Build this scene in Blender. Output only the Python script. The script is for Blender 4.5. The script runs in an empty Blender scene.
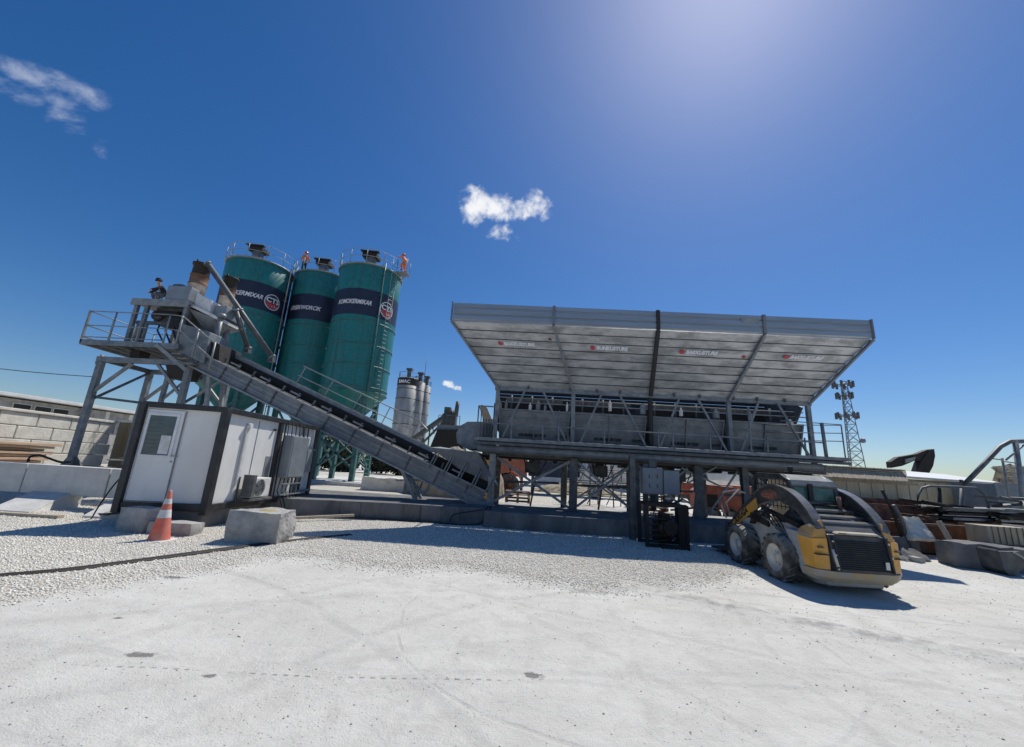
import bpy, math, random
import numpy as np
from mathutils import Vector, Matrix, noise
from math import sin, cos, pi, radians, sqrt, hypot, atan2

S = bpy.context.scene
COL = S.collection
R = radians
random.seed(7)

# ------------------------------------------------------------------ camera
CAM_H = 1.65; PITCH = 13.4; ROLL = 3.4; YAW = 2.4; FOC = 400.0
cd = bpy.data.cameras.new('camera'); cam = bpy.data.objects.new('camera', cd); COL.objects.link(cam)
ROT = Matrix.Rotation(R(YAW), 3, 'Z') @ Matrix.Rotation(pi/2 + R(PITCH), 3, 'X') @ Matrix.Rotation(R(ROLL), 3, 'Z')
M4 = ROT.to_4x4(); M4.translation = (0, 0, CAM_H); cam.matrix_world = M4
cd.sensor_width = 36; cd.lens = 36*FOC/1024; cd.clip_end = 6000; cd.clip_start = 0.05
S.camera = cam
# ------------------------------------------------------------------ light
SUN_EL, SUN_AZ = 57.0, 32.0
sl = bpy.data.lights.new('sun', 'SUN'); so = bpy.data.objects.new('sun', sl); COL.objects.link(so)
sl.energy = 4.4; sl.angle = R(0.5); sl.color = (1, .96, .885)
sd = Vector((sin(R(SUN_AZ))*cos(R(SUN_EL)), cos(R(SUN_AZ))*cos(R(SUN_EL)), sin(R(SUN_EL))))
so.rotation_euler = sd.to_track_quat('Z', 'Y').to_euler()
S.view_settings.view_transform = 'Standard'; S.view_settings.look = 'None'
S.view_settings.exposure = 0.0; S.view_settings.gamma = 1.0
W = bpy.data.worlds.new('World'); S.world = W; W.use_nodes = True

def ray(px, py): return ROT @ Vector(((px-512)/FOC, -(py-373.5)/FOC, -1))
def at(px, py, Y):
    d = ray(px, py); t = Y/d.y; return Vector((d.x*t, Y, CAM_H+d.z*t))
def gnd(px, py, z=0):
    d = ray(px, py); t = (z-CAM_H)/d.z; return Vector((d.x*t, d.y*t, z))

def sky():
    nt = W.node_tree; nt.nodes.clear(); N = nt.nodes.new; L = nt.links.new
    out = N('ShaderNodeOutputWorld'); bg = N('ShaderNodeBackground'); bg.inputs[1].default_value = 0.085
    st = N('ShaderNodeTexSky'); st.sky_type = 'NISHITA'; st.sun_disc = False
    st.sun_elevation = R(SUN_EL); st.sun_rotation = R(SUN_AZ)
    st.altitude = 0; st.air_density = 1.0; st.dust_density = 0.45; st.ozone_density = 2.0
    tc = N('ShaderNodeTexCoord')
    nrm = N('ShaderNodeVectorMath'); nrm.operation = 'NORMALIZE'; L(tc.outputs['Generated'], nrm.inputs[0])
    def math_(op, a, b=None, c=None, clamp=False):
        m = N('ShaderNodeMath'); m.operation = op; m.use_clamp = clamp
        for i, v in enumerate((a, b, c)):
            if v is None: continue
            if isinstance(v, (int, float)): m.inputs[i].default_value = v
            else: L(v, m.inputs[i])
        return m.outputs[0]
    def dot(v):
        m = N('ShaderNodeVectorMath'); m.operation = 'DOT_PRODUCT'; L(nrm.outputs[0], m.inputs[0]); m.inputs[1].default_value = tuple(v); return m.outputs['Value']
    hs = N('ShaderNodeHueSaturation'); hs.inputs['Saturation'].default_value = 1.36; hs.inputs['Hue'].default_value = .5; hs.inputs['Value'].default_value = 1.02; L(st.outputs[0], hs.inputs['Color'])
    tint = N('ShaderNodeVectorMath'); tint.operation = 'MULTIPLY'; L(hs.outputs[0], tint.inputs[0]); tint.inputs[1].default_value = (.84, .92, 1.08); col = tint.outputs[0]
    # clouds: (centre px), blobs (px, py, rx, ry, angle, gain), noise scale, bright, soft
    clouds = [
      ((505, 213), [(478, 206, 24, 24, 0, .95), (497, 208, 26, 17, 0, .95), (466, 214, 10, 16, 0, .6), (536, 205, 21, 17, 20, .85), (516, 210, 24, 13, 0, .8), (500, 233, 18, 12, 0, .75), (517, 238, 10, 8, 0, .5)], 30, .95, .95, 1.15, 1.0),
      ((55, 95), [(45, 78, 52, 22, 20, .72), (86, 95, 38, 22, 24, .82), (15, 93, 44, 17, 30, .55), (60, 95, 45, 24, 20, .55), (99, 150, 18, 13, 48, .6), (72, 122, 50, 26, 42, .4)], 22, .62, 1.1, 1.15, .8),
      ((451, 385), [(449, 384, 9, 5, 10, .8), (457, 388, 7, 4, 20, .6)], 60, .95, .6, .9, .9),
    ]
    for (cx, cy), blobs, nsc, br, soft, amp, stretch in clouds:
        C = ray(cx, cy).normalized()
        U = ray(cx+8, cy).normalized() - C; U = (U - C*U.dot(C)).normalized(); V = C.cross(U) * -1
        V = U.cross(C)
        if V.z < 0: V = -V
        dc = dot(C); u = math_('DIVIDE', dot(U), dc); v = math_('DIVIDE', dot(V), dc)
        k = (ray(cx+1, cy).normalized() - C).length     # tangent size of one photo pixel here
        cb = N('ShaderNodeCombineXYZ'); L(u, cb.inputs[0]); L(v, cb.inputs[1])
        if stretch < .9:
            mp = N('ShaderNodeMapping'); L(cb.outputs[0], mp.inputs[0]); mp.inputs['Rotation'].default_value = (0, 0, R(28)); mp.inputs['Scale'].default_value = (stretch, 1.25, 1); src = mp.outputs[0]
        else: src = cb.outputs[0]
        nz = N('ShaderNodeTexNoise'); L(src, nz.inputs['Vector']); nz.inputs['Scale'].default_value = nsc; nz.inputs['Detail'].default_value = 9; nz.inputs['Roughness'].default_value = .6; nz.inputs['Distortion'].default_value = .25
        f = None
        for (bx, by, rx, ry, ang, g) in blobs:
            d = ray(bx, by).normalized(); bu = d.dot(U)/d.dot(C); bv = d.dot(V)/d.dot(C)
            a = R(-ang)
            du = math_('SUBTRACT', u, bu); dv = math_('SUBTRACT', v, bv)
            p = math_('ADD', math_('MULTIPLY', du, cos(a)/(rx*k)), math_('MULTIPLY', dv, sin(a)/(rx*k)))
            q = math_('ADD', math_('MULTIPLY', du, -sin(a)/(ry*k)), math_('MULTIPLY', dv, cos(a)/(ry*k)))
            r2 = math_('ADD', math_('MULTIPLY', p, p), math_('MULTIPLY', q, q))
            b = math_('MULTIPLY', math_('SUBTRACT', 1.0, r2, clamp=True), g)
            f = b if f is None else math_('MAXIMUM', f, b)
        inside = math_('GREATER_THAN', dc, 0.0)
        dens = math_('ADD', math_('MULTIPLY', f, 1.35), math_('MULTIPLY', math_('SUBTRACT', nz.outputs[0], .56), amp*2.2))
        gate = math_('MULTIPLY', f, 6.0, clamp=True)
        m = math_('MULTIPLY', math_('DIVIDE', math_('SUBTRACT', dens, .22), soft, clamp=True), gate)
        sm = math_('MULTIPLY', math_('MULTIPLY', m, m), math_('SUBTRACT', 3.0, math_('MULTIPLY', m, 2.0)))
        fac = math_('MULTIPLY', math_('MULTIPLY', sm, br), inside)
        mx = N('ShaderNodeMix'); mx.data_type = 'RGBA'; L(fac, mx.inputs['Factor']); L(col, mx.inputs['A'])
        cm = N('ShaderNodeMix'); cm.data_type = 'RGBA'; L(math_('MULTIPLY', math_('SUBTRACT', dens, .3), .9, clamp=True), cm.inputs['Factor']); cm.inputs['A'].default_value = (7.0, 7.8, 9.6, 1); cm.inputs['B'].default_value = (11.6, 11.6, 11.6, 1) if br > .7 else (8.8, 9.2, 10.2, 1); L(cm.outputs['Result'], mx.inputs['B'])
        col = mx.outputs['Result']
    L(col, bg.inputs[0]); L(bg.outputs[0], out.inputs[0])
sky()

# ------------------------------------------------------------------ materials
def mat(name, c, rough=.7, metal=0.0, c2=None, scale=3.0, bump=.0, bscale=20.0, stretch=(1, 1, 1), detail=6, contrast=(.35, .65), dust=0.0, spec=.5, coat=0, trans=0, rust=0.0, rustcol=(.22, .09, .035)):
    m = bpy.data.materials.new(name); m.use_nodes = True; nt = m.node_tree; N = nt.nodes.new; L = nt.links.new
    b = nt.nodes['Principled BSDF']; b.inputs['Roughness'].default_value = rough; b.inputs['Metallic'].default_value = metal
    b.inputs['Specular IOR Level'].default_value = spec
    if trans: b.inputs['Transmission Weight'].default_value = trans
    tc = N('ShaderNodeTexCoord'); mp = N('ShaderNodeMapping'); L(tc.outputs['Object'], mp.inputs[0]); mp.inputs['Scale'].default_value = stretch
    c2 = c2 or tuple(x*.72 for x in c)
    nz = N('ShaderNodeTexNoise'); L(mp.outputs[0], nz.inputs['Vector']); nz.inputs['Scale'].default_value = scale; nz.inputs['Detail'].default_value = detail; nz.inputs['Roughness'].default_value = .65
    mr = N('ShaderNodeMapRange'); L(nz.outputs[0], mr.inputs[0]); mr.inputs[1].default_value = contrast[0]; mr.inputs[2].default_value = contrast[1]
    mx = N('ShaderNodeMix'); mx.data_type = 'RGBA'; L(mr.outputs[0], mx.inputs['Factor']); mx.inputs['A'].default_value = (*c, 1); mx.inputs['B'].default_value = (*c2, 1)
    out = mx.outputs['Result']
    if rust:
        n2 = N('ShaderNodeTexNoise'); L(mp.outputs[0], n2.inputs['Vector']); n2.inputs['Scale'].default_value = scale*2.3; n2.inputs['Detail'].default_value = 9; n2.inputs['Roughness'].default_value = .7
        r2 = N('ShaderNodeMapRange'); L(n2.outputs[0], r2.inputs[0]); r2.inputs[1].default_value = .72-rust*.3; r2.inputs[2].default_value = .8-rust*.3
        m3 = N('ShaderNodeMix'); m3.data_type = 'RGBA'; L(r2.outputs[0], m3.inputs['Factor']); L(out, m3.inputs['A']); m3.inputs['B'].default_value = (*rustcol, 1); out = m3.outputs['Result']
    if dust:
        g = N('ShaderNodeNewGeometry'); sp = N('ShaderNodeSeparateXYZ'); L(g.outputs['Normal'], sp.inputs[0])
        n3 = N('ShaderNodeTexNoise'); L(tc.outputs['Object'], n3.inputs['Vector']); n3.inputs['Scale'].default_value = 5; n3.inputs['Detail'].default_value = 7
        a = N('ShaderNodeMath'); a.operation = 'MULTIPLY_ADD'; L(sp.outputs[2], a.inputs[0]); a.inputs[1].default_value = .45; L(n3.outputs[0], a.inputs[2])
        r3 = N('ShaderNodeMapRange'); L(a.outputs[0], r3.inputs[0]); r3.inputs[1].default_value = .42; r3.inputs[2].default_value = .95; r3.inputs[4].default_value = dust
        m4 = N('ShaderNodeMix'); m4.data_type = 'RGBA'; L(r3.outputs[0], m4.inputs['Factor']); L(out, m4.inputs['A']); m4.inputs['B'].default_value = (.5, .48, .44, 1); out = m4.outputs['Result']
    L(out, b.inputs['Base Color'])
    rr = N('ShaderNodeMapRange'); L(nz.outputs[0], rr.inputs[0]); rr.inputs[3].default_value = max(.05, rough-.12); rr.inputs[4].default_value = min(1, rough+.12); L(rr.outputs[0], b.inputs['Roughness'])
    if bump:
        n4 = N('ShaderNodeTexNoise'); L(mp.outputs[0], n4.inputs['Vector']); n4.inputs['Scale'].default_value = bscale; n4.inputs['Detail'].default_value = 8
        bp = N('ShaderNodeBump'); L(n4.outputs[0], bp.inputs['Height']); bp.inputs['Strength'].default_value = bump; bp.inputs['Distance'].default_value = .03; L(bp.outputs[0], b.inputs['Normal'])
    return m

MT = dict(
  steel=mat('painted_grey_steel', (.125, .145, .165), .5, .15, (.19, .21, .225), 2.5, dust=.38, bump=.05),
  steel_d=mat('dark_grey_steel', (.05, .058, .066), .55, .2, (.09, .097, .1), 3, dust=.3),
  steel_l=mat('dusty_light_steel', (.27, .285, .295), .55, .2, (.18, .195, .205), 4, dust=.5),
  galv=mat('galvanised_board', (.50, .51, .515), .45, .5, (.27, .285, .29), 2.4, stretch=(.5, 1, 1.6), detail=12, contrast=(.42, .6), bump=.2, bscale=9, rust=.12, rustcol=(.2, .2, .195)),
  fascia=mat('galvanised_fascia', (.40, .43, .46), .38, .6, (.30, .335, .36), 1.2, stretch=(.4, 1, 4), detail=8),
  divider=mat('divider_steel', (.2, .215, .23), .5, .2), black=mat('black_rubber', (.018, .018, .02), .75, c2=(.03, .03, .03)),
  conv=mat('conveyor_steel', (.18, .195, .215), .5, .2, (.12, .135, .152), 1.8, stretch=(1, 1, 1), dust=.35, bump=.05),
  teal=mat('teal_paint', (.006, .18, .175), .42, 0, (.012, .14, .135), 3.0, stretch=(1, 1, .08), contrast=(.42, .6), dust=.1, bump=.03, bscale=2, coat=1),
  teal_d=mat('teal_frame_paint', (.012, .12, .11), .5, 0, (.05, .14, .13), 2, dust=.25),
  navy=mat('navy_band_paint', (.012, .017, .04), .45, 0, (.018, .025, .055), 1.5),
  white=mat('white_lettering', (.78, .78, .78), .6, 0, (.66, .66, .68), 5), red=mat('red_emblem', (.5, .04, .05), .5, 0, (.4, .04, .05), 5),
  panel=mat('white_sandwich_panel', (.8, .8, .78), .5, 0, (.68, .67, .64), 1.3, stretch=(1, 1, .4), dust=.12, bump=.02, bscale=3),
  blackframe=mat('black_frame_paint', (.014, .015, .018), .5, 0, (.028, .028, .03), 5, dust=.04),
  conc=mat('weathered_concrete', (.45, .44, .42), .9, 0, (.26, .255, .245), 3.2, bump=.5, bscale=14, detail=10),
  conc_w=mat('pale_precast_concrete', (.64, .63, .6), .88, 0, (.5, .49, .46), 2.6, bump=.3, bscale=16, detail=10),
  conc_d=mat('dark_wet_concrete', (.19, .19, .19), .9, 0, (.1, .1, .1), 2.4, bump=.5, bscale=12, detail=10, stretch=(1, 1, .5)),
  limew=mat('limestone_block', (.72, .69, .61), .92, 0, (.56, .53, .46), 2, bump=.6, bscale=10, detail=10),
  tan=mat('stained_tan_wall', (.36, .31, .22), .9, 0, (.2, .155, .09), 1.2, stretch=(1, 1, .3), bump=.2),
  fence=mat('beige_wall_paint', (.68, .58, .4), .88, 0, (.5, .42, .27), 1.5, stretch=(1, 1, .4), bump=.2),
  rust=mat('rusty_steel', (.21, .08, .035), .85, .1, (.1, .06, .045), 3, detail=9, dust=.3, bump=.3),
  rustw=mat('rust_streaked_white', (.6, .56, .5), .6, 0, (.3, .2, .14), 3, rust=.45, dust=.2),
  wood=mat('weathered_lumber', (.62, .42, .27), .85, 0, (.42, .28, .18), 2.2, stretch=(6, .25, 6), dust=.35, bump=.2),
  woodpale=mat('pale_timber', (.46, .39, .28), .85, 0, (.34, .28, .2), 3, stretch=(5, 5, .5), dust=.3),
  cone=mat('faded_orange_plastic', (.72, .11, .055), .6, 0, (.55, .13, .08), 4, dust=.45),
  conew=mat('reflective_white_band', (.72, .72, .7), .5, 0, (.55, .54, .52), 8),
  yellow=mat('worn_yellow_paint', (.72, .34, .02), .5, 0, (.55, .27, .03), 3.5, dust=.35, rust=.4, rustcol=(.3, .26, .2), bump=.1),
  yellowd=mat('dusty_yellow_bumper', (.46, .33, .15), .75, 0, (.36, .34, .3), 3.5, dust=.7, rust=.55, rustcol=(.33, .3, .26), bump=.2),
  greyp=mat('dusty_grey_paint', (.33, .33, .32), .7, 0, (.45, .44, .41), 2.5, dust=.7, bump=.1),
  ldark=mat('dusty_black_paint', (.028, .029, .032), .5, .1, (.05, .05, .05), 3, dust=.22, bump=.05),
  armtop=mat('black_gloss_paint', (.022, .023, .026), .22, .0, (.05, .05, .05), 3, dust=.2),
  tyre=mat('dusty_tyre_rubber', (.03, .029, .027), .9, 0, (.1, .094, .085), 6, dust=.5, bump=.3),
  cabtop=mat('dusty_green_black_roof', (.06, .085, .08), .3, 0, (.16, .17, .165), 3, dust=.45), armcap=mat('arm_highlight_grey', (.05, .052, .056), .2, .1, (.11, .11, .11), 4, dust=.35),  # armcap: lighter grey puts the glossy highlight of arm tops and slats into colour
  rim=mat('chalky_rim', (.66, .64, .58), .75, 0, (.38, .36, .33), 4, dust=.5),
  glass=mat('dark_glass', (.06, .085, .095), .04, 0, (.1, .13, .14), 3), greeng=mat('green_tinted_glass', (.06, .16, .135), .15, 0, (.05, .12, .1), 3, dust=.3),
  boxgrey=mat('control_box_grey', (.23, .26, .29), .45, .1, (.18, .205, .23), 2, dust=.2),
  burnt=mat('burnt_and_shade_black', (.012, .011, .011), .7, .1, (.03, .024, .02), 5, rust=.15),
  orange=mat('faded_orange_machine', (.5, .13, .05), .6, 0, (.42, .15, .08), 3, dust=.45, rust=.1),
  redp=mat('faded_red_machine', (.42, .08, .05), .6, 0, (.36, .11, .07), 3, dust=.4),
  blue=mat('dark_blue_container', (.02, .035, .075), .5, 0, (.03, .045, .08), 2), bluegrey=mat('blue_grey_container', (.19, .23, .27), .6, .1, (.13, .16, .19), 2, rust=.15, dust=.2),
  truckw=mat('white_truck_paint', (.72, .72, .7), .4, 0, (.6, .6, .57), 2, dust=.3),
  skin=mat('skin', (.42, .25, .17), .6), hiviz=mat('orange_hivis_cloth', (.8, .2, .05), .8, 0, (.65, .15, .04), 8), cloth_d=mat('dark_work_cloth', (.025, .027, .035), .9), cloth_g=mat('grey_work_cloth', (.12, .13, .14), .9), helmet=mat('white_helmet_plastic', (.7, .7, .68), .3), helmo=mat('orange_helmet_plastic', (.8, .22, .04), .3),
  bark=mat('bark', (.09, .07, .05), .95), leaf=mat('dusty_leaves', (.055, .08, .035), .8, 0, (.1, .11, .06), .9), leafd=mat('dark_leaves', (.035, .045, .028), .85, 0, (.07, .07, .045), .9),
  pile=mat('crushed_rock_pile', (.38, .33, .25), .95, 0, (.25, .21, .15), 4, bump=.9, bscale=8, detail=12), siloc=mat('dirty_white_silo', (.42, .415, .4), .6, .1, (.22, .215, .2), 1.0, stretch=(1, 1, .25), rust=.05, dust=.1),
  rock=mat('broken_rock', (.5, .48, .43), .95, 0, (.36, .34, .3), 4, bump=.5), moss=mat('yellow_debris', (.42, .33, .14), .95, 0, (.3, .24, .12), 20, bump=.5),
  tin=mat('weathered_tin_sheet', (.5, .43, .32), .8, .0, (.3, .25, .18), 7, stretch=(2, 1, 1), rust=.4, rustcol=(.22, .17, .12), bump=.2), roofw=mat('white_roof_sheet', (.74, .74, .72), .5, 0, (.62, .61, .58), 2),
)

# ------------------------------------------------------------------ mesh builder
def wl(o):
    v = Vector((0, 0, 0))
    while o: v += o.location; o = o.parent
    return v
class MB:
    def __init__(s): s.v = []; s.f = []; s.sm = []; s.uv = None
    def add(s, vs, fs, smooth=False):
        n = len(s.v); s.v += [Vector(v) for v in vs]; s.f += [[i+n for i in f] for f in fs]; s.sm += [smooth]*len(fs); return s
    def box(s, a, b):
        x0, y0, z0 = [min(p, q) for p, q in zip(a, b)]; x1, y1, z1 = [max(p, q) for p, q in zip(a, b)]
        return s.add([(x0,y0,z0),(x1,y0,z0),(x1,y1,z0),(x0,y1,z0),(x0,y0,z1),(x1,y0,z1),(x1,y1,z1),(x0,y1,z1)], [[0,3,2,1],[4,5,6,7],[0,1,5,4],[1,2,6,5],[2,3,7,6],[3,0,4,7]])
    def hexa(s, p): # 8 points bottom 4 then top 4 (ccw)
        return s.add(p, [[0,3,2,1],[4,5,6,7],[0,1,5,4],[1,2,6,5],[2,3,7,6],[3,0,4,7]])
    def frame(s, p, q, up=(0, 0, 1)):
        p, q = Vector(p), Vector(q); d = (q-p).normalized(); u = Vector(up)
        if abs(d.dot(u)) > .98: u = Vector((0, 1, 0))
        sx = d.cross(u).normalized(); uu = sx.cross(d).normalized(); return p, q, sx, uu
    def beam(s, p, q, w, h, up=(0, 0, 1)):
        p, q, sx, uu = s.frame(p, q, up); o = []
        for e in (p, q): o += [e-sx*w/2-uu*h/2, e+sx*w/2-uu*h/2, e+sx*w/2+uu*h/2, e-sx*w/2+uu*h/2]
        return s.add(o, [[0,3,2,1],[4,5,6,7],[0,1,5,4],[1,2,6,5],[2,3,7,6],[3,0,4,7]])
    def chan(s, p, q, w, h, t=.012, up=(0, 0, 1)): # I-beam
        p, q, sx, uu = s.frame(p, q, up)
        s.beam(p-uu*(h/2-t/2), q-uu*(h/2-t/2), w, t, up); s.beam(p+uu*(h/2-t/2), q+uu*(h/2-t/2), w, t, up); s.beam(p, q, t, h-2*t-.002, up); return s
    def tube(s, p, q, r, r2=None, n=8, cap=True):
        r2 = r if r2 is None else r2; p, q, sx, uu = s.frame(p, q); vs = []
        for e, rr in ((p, r), (q, r2)):
            for i in range(n): a = 2*pi*i/n; vs.append(e+sx*cos(a)*rr+uu*sin(a)*rr)
        s.add(vs, [[i, (i+1) % n, n+(i+1) % n, n+i] for i in range(n)], n > 5)
        if cap: k = len(s.v)-2*n; s.f += [[k+i for i in range(n)][::-1], [k+n+i for i in range(n)]]; s.sm += [False]*2
        return s
    def path(s, pts, r, n=6):
        pts = [Vector(p) for p in pts]; vs = []; up = Vector((0, 0, 1))
        for i, p in enumerate(pts):
            d = (pts[min(i+1, len(pts)-1)]-pts[max(i-1, 0)]).normalized()
            u = up if abs(d.dot(up)) < .95 else Vector((1, 0, 0)); sx = d.cross(u).normalized(); uu = sx.cross(d)
            for k in range(n): a = 2*pi*k/n; vs.append(p+sx*cos(a)*r+uu*sin(a)*r)
        fs = [[i*n+k, i*n+(k+1) % n, (i+1)*n+(k+1) % n, (i+1)*n+k] for i in range(len(pts)-1) for k in range(n)]
        fs += [[k for k in range(n)][::-1], [(len(pts)-1)*n+k for k in range(n)]]
        return s.add(vs, fs, True)
    def lathe(s, c, prof, n=32, a0=0, a1=2*pi, axis='z', smooth=True):
        c = Vector(c); full = abs(a1-a0-2*pi) < 1e-6; m = n if full else n+1; vs = []
        for r, z in prof:
            for i in range(m):
                a = a0+(a1-a0)*i/n
                if axis == 'z': vs.append(c+Vector((r*cos(a), r*sin(a), z)))
                elif axis == 'x': vs.append(c+Vector((z, r*cos(a), r*sin(a))))
                else: vs.append(c+Vector((r*sin(a), z, r*cos(a))))
        fs = [[j*m+i, j*m+(i+1) % m, (j+1)*m+(i+1) % m, (j+1)*m+i] for j in range(len(prof)-1) for i in range(n if full else n)]
        return s.add(vs, fs, smooth)
    def ring(s, c, r, t, n=32, k=6):
        c = Vector(c); vs = [c+Vector(((r+t*cos(2*pi*j/k))*cos(2*pi*i/n), (r+t*cos(2*pi*j/k))*sin(2*pi*i/n), t*sin(2*pi*j/k))) for i in range(n) for j in range(k)]
        return s.add(vs, [[i*k+j, ((i+1) % n)*k+j, ((i+1) % n)*k+(j+1) % k, i*k+(j+1) % k] for i in range(n) for j in range(k)], True)
    def prism(s, poly, lo, hi, axis='x'):
        n = len(poly)
        def P(a, b, t): return {'x': (t, a, b), 'y': (a, t, b), 'z': (a, b, t)}[axis]
        vs = [P(a, b, lo) for a, b in poly]+[P(a, b, hi) for a, b in poly]
        return s.add(vs, [list(range(n))[::-1], [n+i for i in range(n)]]+[[i, (i+1) % n, n+(i+1) % n, n+i] for i in range(n)])
    def xf(s, M): s.v = [M @ v for v in s.v]; return s
    def build(s, name, m, parent=None, local=False, bevel=0, noisy=0, nseed=0, tri=False):
        vs = s.v
        if noisy: vs = [v+noise.noise_vector(v*2.3+Vector((nseed, 0, 0)))*noisy for v in vs]
        if parent is None and not local:
            lo = [min(v[i] for v in vs) for i in range(3)]; hi = [max(v[i] for v in vs) for i in range(3)]; L = Vector(((lo[0]+hi[0])/2, (lo[1]+hi[1])/2, lo[2]))
        elif local: L = Vector((0, 0, 0))
        else: L = wl(parent)
        me = bpy.data.meshes.new(name); me.from_pydata([tuple(v-L) for v in vs], [], s.f); me.update()
        me.polygons.foreach_set('use_smooth', s.sm)
        import bmesh
        bm = bmesh.new(); bm.from_mesh(me); bmesh.ops.recalc_face_normals(bm, faces=bm.faces); bm.to_mesh(me); bm.free()
        me.materials.append(MT[m] if isinstance(m, str) else m)
        o = bpy.data.objects.new(name, me); COL.objects.link(o)
        if parent: o.parent = parent
        else: o.location = L
        if bevel:
            b = o.modifiers.new('bevel', 'BEVEL'); b.width = bevel; b.segments = 2; b.limit_method = 'ANGLE'; b.angle_limit = R(40)
        return o
def tag(o, label=None, cat=None, group=None, kind=None):
    if label: o['label'] = label
    if cat: o['category'] = cat
    if group: o['group'] = group
    if kind: o['kind'] = kind
    return o
def empty(name, loc, label, cat, group=None, rz=0):
    o = bpy.data.objects.new(name, None); COL.objects.link(o); o.location = loc; o.rotation_euler = (0, 0, rz); return tag(o, label, cat, group)
def copy_tree(o, parent=None):
    c = o.copy(); COL.objects.link(c); c.parent = parent
    for ch in [x for x in bpy.data.objects if x.parent == o]: copy_tree(ch, c)
    return c
def lerp(a, b, t): return a+(b-a)*t
def text_mesh(s, size, shear=0, off=0, ext=0):
    cu = bpy.data.curves.new('t', 'FONT'); cu.body = s; cu.size = size; cu.shear = shear; cu.offset = off; cu.extrude = ext; cu.resolution_u = 2
    o = bpy.data.objects.new('t', cu); COL.objects.link(o); dg = bpy.context.evaluated_depsgraph_get(); dg.update()
    me = o.evaluated_get(dg).to_mesh(); vs = [v.co.copy() for v in me.vertices]; fs = [list(p.vertices) for p in me.polygons]
    o.evaluated_get(dg).to_mesh_clear(); bpy.data.objects.remove(o); bpy.data.curves.remove(cu); return vs, fs
def add_text(s, size, fn, name, m, parent, shear=.25, off=.0, width=None, local=False):
    vs, fs = text_mesh(s, size, shear, off); w = max(v.x for v in vs); k = (width/w) if width else 1
    mb = MB(); mb.add([fn(v.x*k, v.y) for v in vs], fs); return mb.build(name, m, parent, local=local)
def skin_obj(name, joints, edges, radii, m, parent=None, sub=2):
    L = wl(parent) if parent else Vector((0, 0, 0))
    me = bpy.data.meshes.new(name); me.from_pydata([tuple(Vector(j)-L) for j in joints], edges, []); o = bpy.data.objects.new(name, me); COL.objects.link(o)
    if parent: o.parent = parent
    sk = o.modifiers.new('skin', 'SKIN'); sk.use_smooth_shade = True
    for i, r in enumerate(radii): me.skin_vertices[0].data[i].radius = (r, r) if not isinstance(r, tuple) else r; me.skin_vertices[0].data[i].use_root = (i == 0)
    sb = o.modifiers.new('sub', 'SUBSURF'); sb.levels = sub; sb.render_levels = sub
    me.materials.append(MT[m]); return o

# ------------------------------------------------------------------ ground
GB = [(-8.0, .5), (-5.9, 3.2), (-5.26, 4.37), (-4.95, 5.05), (-4.7, 5.67), (-4.29, 6.12), (-4.14, 6.97), (-3.48, 7.18), (-3.0, 6.88), (-1.83, 6.69), (-1.1, 7.23), (-.21, 6.89), (.33, 6.58), (1.45, 6.39), (2.54, 6.92), (4.0, 7.83), (4.5, 8.9), (4.6, 10), (4.6, 60), (-60, 60), (-60, .5)]
def inpoly(x, y, poly=GB):
    c = np.zeros(np.shape(x), bool); n = len(poly)
    for i in range(n):
        x0, y0 = poly[i]; x1, y1 = poly[(i+1) % n]
        if y0 == y1: continue
        c ^= ((y0 > y) != (y1 > y)) & (x < (x1-x0)*(y-y0)/(y1-y0)+x0)
    return c
def dpoly(x, y, poly=GB):
    d = np.full(np.shape(x), 1e9)
    for i in range(len(poly)-2):
        x0, y0 = poly[i]; x1, y1 = poly[i+1]; dx, dy = x1-x0, y1-y0; t = np.clip(((x-x0)*dx+(y-y0)*dy)/(dx*dx+dy*dy), 0, 1); d = np.minimum(d, np.hypot(x-x0-t*dx, y-y0-t*dy))
    return np.where(inpoly(x, y), d, -d)
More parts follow.
